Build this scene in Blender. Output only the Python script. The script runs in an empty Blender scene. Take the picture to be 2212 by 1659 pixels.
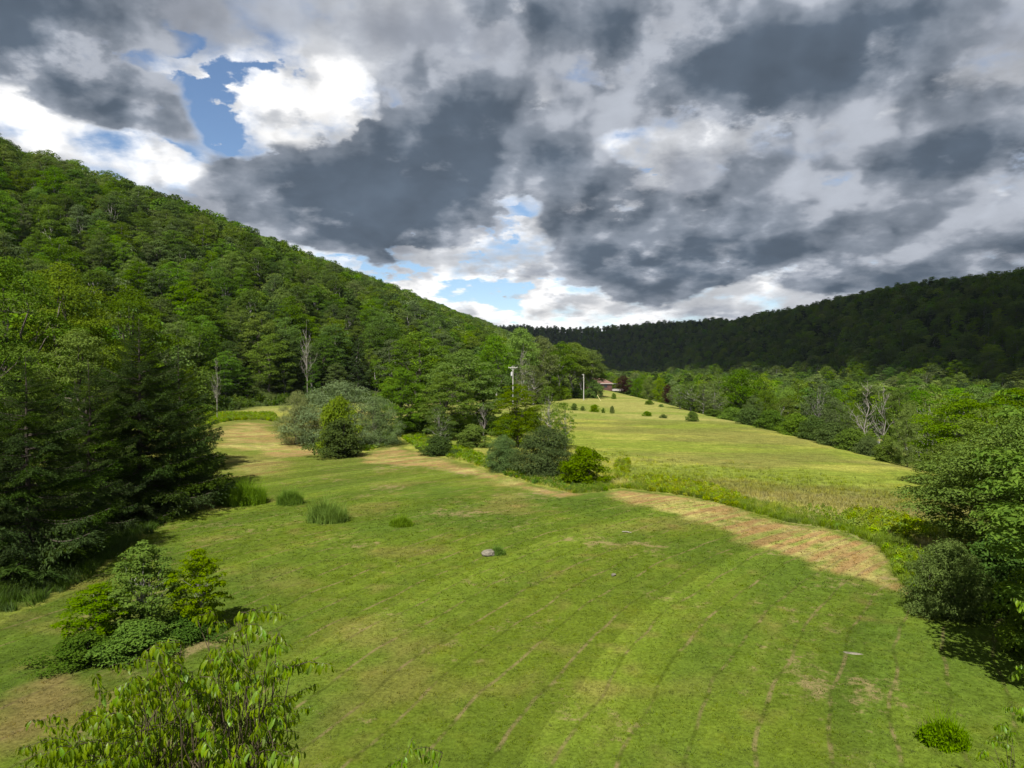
import bpy, math, random
import numpy as np
from mathutils import Vector, Euler

# ------------------------------------------------------------------ camera, sky, sun, exposure
SC = bpy.context.scene
COL = SC.collection
R = math.radians
CAM_H = 11.0
PITCH = 1.475                                   # degrees below the horizontal
FD = 1533.7                                     # focal length in photo units (2212 wide)
cam_d = bpy.data.cameras.new('camera')
cam_d.sensor_width = 36.0
cam_d.lens = 36.0 * FD / 2212.0
cam_d.clip_start, cam_d.clip_end = 0.3, 9000.0
cam = bpy.data.objects.new('camera', cam_d)
COL.objects.link(cam)
cam.location = (0, 0, CAM_H)
cam.rotation_euler = (R(90 - PITCH), 0, 0)
SC.camera = cam

SUN_EL, SUN_AZ = 50.0, -164.0                    # azimuth from +Y, clockwise positive
TO_SUN = np.array([math.sin(R(SUN_AZ)) * math.cos(R(SUN_EL)), math.cos(R(SUN_AZ)) * math.cos(R(SUN_EL)), math.sin(R(SUN_EL))])
sd = bpy.data.lights.new('sun', 'SUN')
sd.energy = 5.0
sd.angle = R(0.5)
sd.color = (1.0, 0.955, 0.88)
sun = bpy.data.objects.new('sun', sd)
COL.objects.link(sun)
sun.rotation_euler = Vector((-TO_SUN[0], -TO_SUN[1], -TO_SUN[2])).to_track_quat('-Z', 'Y').to_euler()

SC.view_settings.view_transform = 'Standard'
SC.view_settings.look = 'None'
SC.view_settings.gamma = 1.0
SC.view_settings.use_curve_mapping = False
SC.view_settings.exposure = 0.60
SC.render.engine = 'CYCLES'
cy = SC.cycles
cy.max_bounces = 6
cy.diffuse_bounces = 3
cy.glossy_bounces = 2
cy.transmission_bounces = 3
cy.transparent_max_bounces = 4
cy.caustics_reflective = False
cy.caustics_refractive = False
cy.sample_clamp_indirect = 4.0
try:
    cy.use_denoising = True
    cy.denoiser = 'OPENIMAGEDENOISE'
    cy.denoising_input_passes = 'RGB_ALBEDO_NORMAL'
    cy.denoising_prefilter = 'ACCURATE'
except Exception:
    pass


def pix_ray(px, py):
    """world direction (unit y) through a point of the photograph (2212 x 1659 units)"""
    u, v = (px - 1106.0) / FD, (829.5 - py) / FD
    c, s = math.cos(R(PITCH)), math.sin(R(PITCH))
    y, z = c + v * s, -s + v * c
    return np.array([u / y, 1.0, z / y])


def azel(px, py):
    d = pix_ray(px, py)
    return math.degrees(math.atan2(d[0], d[1])), math.degrees(math.atan2(d[2], math.hypot(d[0], d[1])))


class Nodes:
    """small helper to wire math in a node tree"""

    def __init__(self, nt):
        self.nt = nt

    def new(self, t, **kw):
        n = self.nt.nodes.new(t)
        for k, v in kw.items():
            setattr(n, k, v)
        return n

    def put(self, sock, v):
        if isinstance(v, bpy.types.NodeSocket):
            self.nt.links.new(v, sock)
        elif v is not None:
            sock.default_value = v

    def math(self, op, a, b=None, c=None, clamp=False):
        n = self.new('ShaderNodeMath', operation=op)
        n.use_clamp = clamp
        for s, v in zip(n.inputs, (a, b, c)):
            self.put(s, v)
        return n.outputs[0]

    def vmath(self, op, a, b=None, scale=None):
        n = self.new('ShaderNodeVectorMath', operation=op)
        self.put(n.inputs[0], a)
        if b is not None:
            self.put(n.inputs[1], b)
        if scale is not None:
            self.put(n.inputs['Scale'], scale)
        return n.outputs[0]

    def noise(self, vec, scale=1.0, detail=6.0, rough=0.55, lac=2.0, color=False, dist=0.0):
        n = self.new('ShaderNodeTexNoise')
        n.noise_dimensions = '3D'
        self.put(n.inputs['Vector'], vec)
        self.put(n.inputs['Scale'], scale)
        self.put(n.inputs['Detail'], detail)
        self.put(n.inputs['Roughness'], rough)
        self.put(n.inputs['Lacunarity'], lac)
        self.put(n.inputs['Distortion'], dist)
        return n.outputs['Color' if color else 0]

    def smooth(self, v, lo, hi, a=0.0, b=1.0):
        n = self.new('ShaderNodeMapRange')
        n.interpolation_type = 'SMOOTHSTEP'
        for s, x in zip(n.inputs[:5], (v, lo, hi, a, b)):
            self.put(s, x)
        return n.outputs[0]

    def lin(self, v, lo, hi, a=0.0, b=1.0):
        n = self.new('ShaderNodeMapRange')
        for s, x in zip(n.inputs[:5], (v, lo, hi, a, b)):
            self.put(s, x)
        return n.outputs[0]

    def mix(self, f, a, b, blend='MIX'):
        n = self.new('ShaderNodeMix', data_type='RGBA', blend_type=blend)
        n.clamp_factor = True
        self.put(n.inputs['Factor'], f)
        for s, v in ((n.inputs[6], a), (n.inputs[7], b)):
            if not isinstance(v, bpy.types.NodeSocket):
                v = (v[0], v[1], v[2], 1.0)
            self.put(s, v)
        return n.outputs[2]


def build_sky():
    w = bpy.data.worlds.new('World')
    SC.world = w
    w.use_nodes = True
    nt = w.node_tree
    nt.nodes.clear()
    N = Nodes(nt)
    out = N.new('ShaderNodeOutputWorld')
    sky = N.new('ShaderNodeTexSky')
    sky.sky_type = 'NISHITA'
    sky.sun_disc = False
    sky.sun_elevation = R(SUN_EL)
    sky.sun_rotation = R(SUN_AZ)
    sky.altitude = 500
    sky.air_density = 1.0
    sky.dust_density = 0.1
    sky.ozone_density = 3.5
    d = N.new('ShaderNodeTexCoord').outputs['Generated']
    sep = N.new('ShaderNodeSeparateXYZ')
    N.put(sep.inputs[0], d)
    x, y, z = sep.outputs
    az = N.math('MULTIPLY', N.math('ARCTAN2', x, y), 57.2958)
    el = N.math('MULTIPLY', N.math('ARCSINE', z), 57.2958)
    cmb = N.new('ShaderNodeCombineXYZ')
    N.put(cmb.inputs[0], az)
    N.put(cmb.inputs[1], el)
    V = cmb.outputs[0]
    # cloud detail gets finer towards the horizon, where clouds are farther
    den = N.math('ADD', N.math('MAXIMUM', z, 0.0), 0.33)
    inv = N.math('DIVIDE', 1.0, den)
    c3 = N.new('ShaderNodeCombineXYZ')
    for k in c3.inputs:
        N.put(k, inv)
    P = N.vmath('MULTIPLY', d, c3.outputs[0])
    PZ = N.vmath('ADD', P, (3.1, 7.7, 1.3))
    # two warps: large lazy one and a fine billowing one
    w1 = N.vmath('SUBTRACT', N.noise(PZ, 2.6, 3.0, 0.5, color=True), (0.5, 0.5, 0.5))
    w2 = N.vmath('SUBTRACT', N.noise(PZ, 6.0, 8.0, 0.60, color=True), (0.5, 0.5, 0.5))
    V1 = N.vmath('ADD', N.vmath('ADD', V, N.vmath('SCALE', w1, scale=2.8)), N.vmath('SCALE', w2, scale=2.6))
    V2 = N.vmath('ADD', N.vmath('ADD', V, N.vmath('SCALE', w1, scale=3.0)), N.vmath('SCALE', w2, scale=6.5))
    PW = N.vmath('ADD', PZ, N.vmath('SCALE', w2, scale=0.035))
    f_big = N.noise(PW, 2.4, 9.0, 0.54)
    f_mid = N.noise(N.vmath('ADD', PW, (11.0, 2.0, 5.0)), 6.0, 9.0, 0.58)
    f_low = N.noise(N.vmath('ADD', PZ, (21.0, 12.0, 5.0)), 4.0, 5.0, 0.5)

    def billow(vec, scale, detail):
        n = N.new('ShaderNodeTexVoronoi')
        n.voronoi_dimensions = '2D'
        n.feature = 'SMOOTH_F1'
        N.put(n.inputs['Vector'], vec)
        n.inputs['Scale'].default_value = scale
        n.inputs['Detail'].default_value = detail
        n.inputs['Roughness'].default_value = 0.5
        n.inputs['Smoothness'].default_value = 0.35
        n.normalize = True
        return N.math('SUBTRACT', 0.5, n.outputs['Distance'])

    w3 = N.vmath('SUBTRACT', N.noise(PZ, 11.0, 4.0, 0.5, color=True), (0.5, 0.5, 0.5))
    # flat chart of the sky for the billows: bearing and height, finer towards the horizon
    c2 = N.new('ShaderNodeCombineXYZ')
    N.put(c2.inputs[0], N.math('MULTIPLY', az, 0.026))
    N.put(c2.inputs[1], N.math('MULTIPLY', N.math('DIVIDE', z, den), 1.7))
    PB = N.vmath('ADD', c2.outputs[0], N.vmath('SCALE', w3, scale=0.07))
    bil = billow(PB, 5.5, 3.0)
    bil_up = billow(N.vmath('ADD', PB, (-0.02, 0.05, 0.0)), 5.5, 2.0)

    def blobs(vec, lst):
        tot = None
        for px, py, rx, ry, rot, wt in lst:
            a, e = azel(px, py)
            k = 57.2958 / FD
            m = N.new('ShaderNodeMapping', vector_type='TEXTURE')
            N.put(m.inputs['Vector'], vec)
            m.inputs['Location'].default_value = (a, e, 0)
            m.inputs['Rotation'].default_value = (0, 0, R(rot))
            m.inputs['Scale'].default_value = (rx * k, ry * k, 1)
            g = N.new('ShaderNodeTexGradient', gradient_type='SPHERICAL')
            N.put(g.inputs[0], m.outputs[0])
            tot = N.math('MULTIPLY_ADD', g.outputs['Fac'], wt, tot if tot is not None else 0.0)
        return tot

    DARK = [(1880, 90, 150, 110, 0, .5), (820, 330, 160, 90, 0, .4), (1560, 500, 260, 90, 0, .3),  # px, py, rx, ry, rotation, weight
        (930, 285, 270, 200, 0, 1.1), (900, 185, 105, 110, 15, .55), (1000, 165, 95, 110, -10, .55), (1060, 300, 130, 150, 0, .5),
        (720, 385, 270, 135, 0, .8), (940, 400, 380, 150, 0, .9), (800, 480, 330, 110, -4, .95), (660, 455, 260, 110, 0, .45),
        (600, 320, 70, 60, 0, .35), (1215, 335, 125, 125, 10, .85), (1330, 370, 90, 80, 0, .45), (1165, 360, 90, 60, 0, .4),
        (1280, 500, 230, 180, 0, .75), (1500, 560, 420, 110, 0, 1.0), (1620, 450, 380, 170, 0, .6), (1250, 590, 200, 60, 0, .4),
        (1640, 380, 170, 130, 0, .3), (2090, 310, 270, 120, 8, .95), (2030, 490, 420, 170, 0, .42), (2150, 560, 300, 120, 0, .42),
        (1500, 690, 60, 20, 0, .2), (1330, 655, 180, 55, 0, .6), (1880, 590, 130, 60, 0, .4),
        (1480, 80, 560, 200, -6, 1.0), (1750, 140, 360, 150, -12, .85), (1190, 40, 340, 90, -8, .45), (2000, 30, 300, 110, 0, .5),
        (1560, 215, 150, 70, 0, .4), (1330, 200, 190, 90, 0, .30),
        (60, 90, 300, 190, 10, 1.35), (290, 250, 190, 110, 0, .75), (200, 175, 160, 80, -20, .5), (60, 20, 240, 90, 0, .5),
        (560, 30, 330, 55, -4, .30), (500, 385, 120, 80, 0, .45), (420, 400, 150, 70, 0, .35), (540, 520, 120, 50, 0, .45),
    ]
    WHITE = [
        (1950, 420, 460, 170, 0, -.50), (1250, 130, 280, 120, 0, -.40), (2120, 70, 280, 120, 0, -.35), (900, 60, 380, 80, 0, -.30), (1800, 540, 500, 110, 0, -.45), (1680, 330, 220, 90, 0, -.25), (330, 60, 300, 60, 0, -.2),
        (790, 150, 190, 90, 0, .40), (1140, 190, 150, 110, 0, .40), (640, 130, 160, 60, 0, .3), (1450, 330, 230, 80, 0, .3), (1900, 190, 300, 60, 12, .35), (1160, 470, 90, 110, 0, .5), (520, 480, 130, 60, 20, .4), (300, 420, 200, 60, 0, .3),
        (70, 265, 240, 120, -8, 1.2), (650, 245, 260, 130, 0, 1.3), (560, 300, 150, 90, 0, .7), (770, 240, 130, 90, 0, .7),
        (340, 345, 160, 60, -10, .9), (1050, 660, 520, 90, 0, .9), (700, 580, 200, 80, -15, 1.1), (1050, 570, 270, 80, 0, .9),
        (1180, 690, 300, 60, 0, .8), (1660, 595, 170, 60, 10, 1.0), (1460, 300, 330, 110, 0, .5), (1410, 405, 60, 25, 0, .6),
        (1130, 420, 110, 100, 30, .6), (620, 560, 90, 50, 0, .6), (410, 170, 120, 60, 0, .4), (1950, 260, 150, 50, 15, .5), (480, 190, 70, 40, 0, .6), (230, 240, 60, 30, 0, .3),
        (1600, 660, 200, 50, 0, .5), (850, 640, 170, 50, 0, .7),
    ]
    BLUE = [
        (185, 88, 120, 55, -28, 1.5), (240, 125, 75, 34, -30, .8), (395, 165, 60, 95, 10, 1.2), (470, 165, 80, 34, 10, .9),
        (430, 250, 115, 85, -20, 1.25), (500, 275, 60, 60, 0, .7), (620, 172, 90, 18, -4, .7), (210, 230, 40, 24, 0, .5), (330, 265, 60, 40, 0, .5),
        (1060, 495, 150, 34, 8, 1.1), (820, 563, 130, 36, -4, 1.1), (1040, 640, 130, 34, 8, .95), (885, 600, 90, 22, 0, .7), (980, 625, 60, 20, 0, .6),
        (1300, 608, 80, 18, 0, .7), (1415, 375, 40, 14, 0, .6), (1160, 625, 60, 16, 0, .6),
    ]
    DEEP = [(930, 430, 330, 95, 0, 1.0), (800, 500, 240, 60, -3, .7), (700, 390, 150, 60, 0, .5), (1010, 300, 120, 160, 0, .35), (1225, 350, 80, 70, 0, .5), (1540, 585, 330, 60, 0, 1.0), (1290, 560, 150, 60, 0, .4),
            (1600, 130, 380, 110, -8, .8), (1560, 240, 170, 50, 0, .4), (1200, 30, 300, 60, 0, .5), (2100, 325, 210, 50, 6, .8), (1900, 600, 250, 40, 12, .5), (2150, 590, 200, 60, 0, .5), (50, 130, 200, 120, 0, .8), (300, 265, 90, 40, 0, .4), (1990, 30, 250, 60, 0, .4)]
    Dk = blobs(V1, DARK)
    Dp = blobs(V1, DEEP)
    Wt = blobs(V1, WHITE)
    Bl = blobs(V2, BLUE)
    # outside the photograph the same broken overcast goes on
    nd_d = N.new('ShaderNodeVectorMath', operation='DISTANCE')
    N.put(nd_d.inputs[0], V)
    nd_d.inputs[1].default_value = (0.0, 10.0, 0.0)
    gen = N.math('MULTIPLY', N.smooth(nd_d.outputs['Value'], 38.0, 55.0), N.math('SUBTRACT', N.noise(PZ, 2.0, 5.0, 0.5), 0.28))
    Dk = N.math('ADD', Dk, N.math('MULTIPLY', gen, 2.2))
    fb = N.math('SUBTRACT', f_big, 0.5)
    fm = N.math('SUBTRACT', f_mid, 0.5)
    fl = N.math('SUBTRACT', f_low, 0.5)
    # relief: the side of each billow that faces the sun is paler
    f_off = N.noise(N.vmath('ADD', PW, (11.0 - 0.030, 2.0, 5.0 + 0.034)), 6.0, 9.0, 0.58)
    f_off2 = N.noise(N.vmath('ADD', PW, (-0.06, 0.0, 0.07)), 2.4, 6.0, 0.54)
    rel = N.math('ADD', N.math('MULTIPLY', N.math('SUBTRACT', f_mid, f_off), 0.6), N.math('MULTIPLY_ADD', N.math('SUBTRACT', f_big, f_off2), 1.0, N.math('MULTIPLY', N.math('SUBTRACT', bil, bil_up), 1.5)))
    # light, high cloud deck
    wsum = N.math('ADD', N.math('MULTIPLY', Wt, 1.25), N.math('MULTIPLY_ADD', fb, 1.3, N.math('MULTIPLY', fm, 1.0)))
    lightc = N.mix(N.smooth(N.math('ADD', wsum, N.math('MULTIPLY', fl, 1.6)), -0.45, 0.55), (0.33, 0.36, 0.42), (0.66, 0.68, 0.72))
    lightc = N.mix(N.smooth(N.math('ADD', wsum, N.math('MULTIPLY', rel, 1.6)), 0.20, 1.25), lightc, (1.16, 1.15, 1.14))
    # holes of blue
    ba = N.smooth(N.math('ADD', Bl, N.math('MULTIPLY_ADD', fm, 1.5, N.math('MULTIPLY', fb, 0.5))), -0.06, 0.36)
    # dark cumulus bases in front
    Dk = N.math('SUBTRACT', Dk, N.math('MULTIPLY', N.smooth(Wt, 0.1, 0.7), 0.45))
    dsum = N.math('MULTIPLY_ADD', Dk, 2.0, N.math('MULTIPLY_ADD', fb, 0.50, N.math('MULTIPLY_ADD', fm, 0.30, N.math('MULTIPLY', bil, 1.0))))
    da = N.smooth(dsum, 0.38, 0.94)
    tone = N.math('ADD', N.math('MULTIPLY_ADD', Dk, 0.60, N.math('MULTIPLY', Dp, 0.85)), N.math('MULTIPLY_ADD', fl, 0.55, N.math('MULTIPLY', fm, 0.25)))
    tone = N.math('SUBTRACT', tone, N.math('MULTIPLY', rel, 1.5))
    darkc = N.mix(N.smooth(tone, 0.0, 0.45), (0.42, 0.45, 0.51), (0.235, 0.27, 0.325))
    darkc = N.mix(N.smooth(tone, 0.35, 1.05), darkc, (0.108, 0.142, 0.190))
    cloud = N.mix(da, lightc, darkc)
    shade = N.math('MULTIPLY_ADD', rel, 0.55, 1.0)
    cs = N.new('ShaderNodeCombineXYZ')
    for k in cs.inputs:
        N.put(k, shade)
    cloud = N.vmath('MULTIPLY', cloud, cs.outputs[0])
    blue_f = N.math('MULTIPLY', ba, N.math('SUBTRACT', 1.0, da))
    b1 = N.new('ShaderNodeBackground')
    N.put(b1.inputs[0], sky.outputs[0])
    b1.inputs[1].default_value = 0.085
    b2 = N.new('ShaderNodeBackground')
    N.put(b2.inputs[0], cloud)
    b2.inputs[1].default_value = 0.665
    ms = N.new('ShaderNodeMixShader')
    N.put(ms.inputs[0], blue_f)
    nt.links.new(b2.outputs[0], ms.inputs[1])
    nt.links.new(b1.outputs[0], ms.inputs[2])
    nt.links.new(ms.outputs[0], out.inputs[0])
    try:
        w.cycles.sampling_method = 'MANUAL'
        w.cycles.sample_map_resolution = 512
    except Exception:
        pass


build_sky()

# ------------------------------------------------------------------ numpy helpers
def hash2(ix, iy, seed):
    h = (ix.astype(np.int64) * 374761393 + iy.astype(np.int64) * 668265263 + seed * 1442695041) & 0xFFFFFFFF
    h = ((h ^ (h >> 13)) * 1274126177) & 0xFFFFFFFF
    h = h ^ (h >> 16)
    return (h & 0xFFFFFF) / float(0xFFFFFF)


def vnoise(x, y, seed=0):
    x, y = np.asarray(x, float), np.asarray(y, float)
    ix, iy = np.floor(x).astype(np.int64), np.floor(y).astype(np.int64)
    fx, fy = x - ix, y - iy
    fx, fy = fx * fx * (3 - 2 * fx), fy * fy * (3 - 2 * fy)
    a, b = hash2(ix, iy, seed), hash2(ix + 1, iy, seed)
    c, d = hash2(ix, iy + 1, seed), hash2(ix + 1, iy + 1, seed)
    return (a * (1 - fx) + b * fx) * (1 - fy) + (c * (1 - fx) + d * fx) * fy


def fbm(x, y, scale, octs=4, seed=0):
    x, y = np.asarray(x, float) / scale, np.asarray(y, float) / scale
    t, amp, tot = 0.0, 1.0, 0.0
    for o in range(octs):
        t = t + amp * vnoise(x + 17.3 * o, y - 9.1 * o, seed + o)
        tot += amp
        amp *= 0.5
        x, y = x * 2.03, y * 2.03
    return t / tot


def sstep(v, a, b):
    t = np.clip((v - a) / (b - a), 0, 1)
    return t * t * (3 - 2 * t)


# ------------------------------------------------------------------ the lie of the land
TOE_Y = [-300, 0, 60, 120, 165, 215, 290, 400, 600, 1200, 2600]
TOE_X = [-70, -58, -55, -62, -62, -20, 30, 48, 70, 150, 330]
RR = np.array([(470, -400), (450, 100), (440, 400), (433, 600), (420, 720), (407, 900), (403, 1250), (306, 1600), (170, 1800), (5, 1900), (-400, 2020)], float)
RH = np.array([84, 84, 86, 86, 88, 86, 86, 97, 96, 94, 92], float)


def seg_dist(x, y, pts, vals=None):
    """distance to a polyline and, if asked, the value at its nearest point"""
    best = np.full(np.shape(x), 1e9)
    bv = np.zeros(np.shape(x))
    for k in range(len(pts) - 1):
        a, b = pts[k], pts[k + 1]
        d = b - a
        t = np.clip(((x - a[0]) * d[0] + (y - a[1]) * d[1]) / (d @ d), 0, 1)
        dd = np.hypot(x - a[0] - t * d[0], y - a[1] - t * d[1])
        m = dd < best
        best = np.where(m, dd, best)
        if vals is not None:
            bv = np.where(m, vals[k] * (1 - t) + vals[k + 1] * t, bv)
    return best, bv


def toe(y):
    return np.interp(y, TOE_Y, TOE_X)


def ridge_x(y):
    return -300 + 0.12 * y


def land(x, y):
    x, y = np.asarray(x, float), np.asarray(y, float)
    z = 0.5 * (fbm(x, y, 60, 3, 5) - 0.5) * sstep(np.hypot(x, y), 10, 60)
    # the shoulder on the right, down to the valley floor
    sh = x - (46 + 3.0 * (fbm(y * 0 + 3, y, 60, 2, 9) - 0.5))
    z = z - 7.0 * sstep(sh, -3, 26) - 5.0 * sstep(sh, 22, 90)
    z = z - 0.018 * np.clip(x - 10, 0, 36)
    # far end of the valley climbs a little
    z = z + 1.5 * sstep(-(x + 22), 0, 30) * sstep(y, 50, 110)
    # hill on the left
    xt, xr = toe(y), ridge_x(y)
    t = np.clip((xt - x) / (xt - xr), 0, 1.0)
    hl = 102.0 * (0.42 * t + 0.58 * (t * t * (3 - 2 * t)))
    hl = hl - 0.22 * np.clip(xr - x - 30, 0, 400)
    hl = hl + 7.0 * (fbm(x, y, 90, 3, 21) - 0.5) * np.clip(t * 3, 0, 1) * np.where(t < 1, 1, .3)
    # hill on the right
    d, h = seg_dist(x, y, RR, RH)
    wid = 205.0
    tr = np.clip(1 - d / wid, 0, 1)
    hr = (h + 12.0) * (0.5 * tr + 0.5 * tr * tr * (3 - 2 * tr))
    hr = hr + 9.0 * (fbm(x, y, 110, 3, 31) - 0.5) * np.clip(tr * 3, 0, 1)
    return z + np.maximum(np.maximum(hl, 0), np.maximum(hr, 0))


def gz(x, y):
    return float(land(np.array([x]), np.array([y]))[0])


def on_ground(px, py):
    """where the ray through a point of the photograph meets the land"""
    d = pix_ray(px, py)
    ys = np.concatenate([np.linspace(8, 400, 4000), np.linspace(401, 2500, 3000)])
    zs = CAM_H + d[2] * ys
    g = land(d[0] * ys, ys)
    k = np.argmax(g > zs)
    if k == 0:
        k = len(ys) - 1
    a, b = zs[k - 1] - g[k - 1], g[k] - zs[k]
    t = a / (a + b) if a + b > 0 else 0
    yy = ys[k - 1] + (ys[k] - ys[k - 1]) * t
    return d[0] * yy, yy


def ground_poly(pts):
    return np.array([on_ground(*p) for p in pts])


def poly_sdf(x, y, P):
    """signed distance to a polygon, positive inside"""
    dist, _ = seg_dist(x, y, np.vstack([P, P[:1]]))
    ins = np.zeros(np.shape(x), bool)
    n = len(P)
    for i in range(n):
        a, b = P[i], P[(i + 1) % n]
        c = ((a[1] > y) != (b[1] > y)) & (x < (b[0] - a[0]) * (y - a[1]) / (b[1] - a[1] + 1e-12) + a[0])
        ins ^= c
    return np.where(ins, dist, -dist)


# outlines of the mown lawn and of the dry strips on it
FAR_EDGE = [(440, 926), (500, 909), (560, 906), (600, 918), (650, 940), (700, 962), (760, 985), (800, 975), (850, 958), (900, 975), (960, 990), (1010, 1000), (1070, 1022), (1150, 1045), (1240, 1066), (1290, 1063), (1340, 1054),
            (1450, 1066), (1540, 1082), (1620, 1105), (1700, 1128), (1780, 1140), (1850, 1158), (1900, 1182), (1926, 1215), (1935, 1248), (1985, 1290)]
FE = ground_poly(FAR_EDGE)
RIGHT_EDGE = np.array([(24.5, 30.0), (25, 22), (24, 12), (22, 0), (20, -25)])
LEFT_EDGE = np.array([(-18, -25), (-19, 14)])
LEFT_PX = ground_poly([(20, 1325), (100, 1300), (180, 1255), (260, 1195), (330, 1150), (390, 1105), (440, 1060), (470, 1010), (452, 965)])
LAWN = np.vstack([FE, RIGHT_EDGE, LEFT_EDGE, LEFT_PX])
TAN1 = ground_poly([(1290, 1066), (1340, 1057), (1450, 1068), (1540, 1084), (1620, 1107), (1700, 1131), (1780, 1143), (1850, 1162), (1895, 1186), (1920, 1218), (1930, 1250), (1985, 1292),
                    (1900, 1270), (1830, 1246), (1760, 1222), (1690, 1200), (1600, 1168), (1520, 1136), (1440, 1108), (1370, 1088)])
TAN2 = ground_poly([(465, 925), (520, 912), (575, 915), (600, 935), (650, 950), (705, 968), (690, 985), (600, 990), (540, 975), (470, 968)])
TAN3 = ground_poly([(775, 990), (850, 962), (900, 978), (960, 992), (1060, 1022), (1150, 1047), (1240, 1068), (1220, 1078), (1100, 1052), (1000, 1025), (900, 1008), (780, 1004)])
TAN4 = ground_poly([(470, 985), (560, 990), (640, 1000), (600, 1030), (520, 1035), (470, 1020)])
BARE = ground_poly([(20, 1510), (100, 1470), (230, 1478), (300, 1500), (180, 1560), (60, 1600), (0, 1580)])
MOW_C = (62.0, -3.0)


def ground_color(x, y):
    """base colour of what grows at each point, and how tall the cover is (0 mown .. 1 long grass, 2 forest floor)"""
    n1, n2, n3 = fbm(x, y, 14, 4, 41), fbm(x, y, 3.2, 3, 51), fbm(x, y, 1.1, 2, 61)
    n4 = fbm(x, y, 6.0, 4, 71)
    wob = (fbm(x, y, 2.0, 3, 81) - 0.5)
    lawn = poly_sdf(x, y, LAWN) + wob * 1.2
    r = np.hypot(x - MOW_C[0], y - MOW_C[1]) + 0.35 * (fbm(x, y, 9, 2, 91) - 0.5)
    k = r / 1.75
    ki = np.floor(k)
    kf = k - ki
    band = hash2(ki, ki * 0, 7)                                       # each mowing pass a shade of its own
    scar = np.exp(-((kf - 0.5) / 0.085) ** 2) * sstep(fbm(x, y, 5.0, 3, 13) + 0.25 * (band - 0.5), 0.50, 0.64)
    g1, g2, g3 = np.array([.057, .090, .012]), np.array([.083, .115, .012]), np.array([.106, .116, .024])
    t1 = sstep(n1 * 0.55 + n2 * 0.25 + 0.13 * (band - 0.5) + 0.10 + 0.18 * (n4 - .5), 0.28, 0.72)[..., None]
    c = g1 * (1 - t1) + g2 * t1
    far = sstep(y, 50, 95)[..., None] * 0.55
    c = c * (1 - far) + g3 * far
    tan = np.array([.235, .165, .065])
    red = np.array([.205, .135, .055])
    straw = np.array([.255, .225, .075])
    worn = np.clip(sstep(n4, 0.62, 0.80) * 0.30 + sstep(n3 * .6 + n2 * .4, 0.60, 0.80) * 0.32 + scar * 0.08, 0, 0.8)[..., None]
    c = c * (1 - worn) + (tan * 0.72) * worn
    # dry strips
    streak = fbm(r * 3.0, y * 0.18, 1.0, 3, 19)
    for P, amt, soft in ((TAN1, 0.95, 1.3), (TAN2, 0.92, 2.2), (TAN3, 0.88, 1.8), (TAN4, 0.55, 3.0)):
        s = poly_sdf(x, y, P)
        a = (sstep(s + wob * 2.4 * soft / 1.3, -0.35 * soft, 0.8 * soft) * amt)[..., None]
        q = sstep(n2 * 0.3 + streak * 0.7, 0.42, 0.60)[..., None]
        dry = red * (1 - q) + straw * q
        g = (sstep(streak * .6 + n3 * .4, 0.48, 0.68) * 0.75)[..., None]
        dry = dry * (1 - g) + np.array([.10, .135, .020]) * g
        c = c * (1 - a) + dry * a
    s = poly_sdf(x, y, BARE)
    a = (sstep(s + wob * 6, -1.2, 1.4) * 0.50)[..., None]
    c = c * (1 - a) + np.array([.20, .125, .060]) * a
    # long meadow
    m1, m2 = fbm(x * 0.55, y, 9, 4, 101), fbm(x * 0.5, y, 2.6, 3, 111)
    q = sstep(m1 * .6 + m2 * .4, 0.36, 0.66)[..., None]
    md = np.array([.118, .146, .022]) * (1 - q) + np.array([.182, .186, .038]) * q
    q = (sstep(fbm(x * .4, y, 5, 3, 121), 0.58, 0.74) * 0.6 * sstep(80 - y, 0, 20) * sstep(x, 0, 5))[..., None]
    md = md * (1 - q) + np.array([.25, .215, .10]) * q
    q = (sstep(fbm(x * .6, y, 12, 3, 131), 0.56, 0.70) * 0.6)[..., None]
    md = md * (1 - q) + np.array([.095, .092, .028]) * q
    # cut hay fields far off
    q = (sstep(y, 142, 152))[..., None]
    fld = np.array([.124, .148, .030]) * (1 - sstep(m1, .35, .65)[..., None]) + np.array([.178, .176, .050]) * sstep(m1, .35, .65)[..., None]
    md = md * (1 - q) + fld * q
    # woodland floor on and beyond the toe of the hills
    wood = np.maximum(sstep(toe(y) + 6 + wob * 4 - x, 0, 6), sstep(x - 70, 0, 8) * sstep(np.abs(x - 100), 14, 20))
    wood = np.maximum(wood, sstep(y, 395, 410))
    wood = np.maximum(wood, sstep(-lawn, 0.0, 1.5) * sstep(-x, 6, 9) * sstep(70 - y, 0, 5))
    fl = np.array([.035, .050, .012]) * (0.7 + 0.6 * n2[..., None])
    md = md * (1 - wood[..., None]) + fl * wood[..., None]
    L = sstep(lawn, -0.25, 0.25)[..., None]
    c = md * (1 - L) + c * L
    kind = np.where(lawn > 0, 0, np.where(wood > 0.5, 2, 1))
    return c, kind, L[..., 0]


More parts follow.
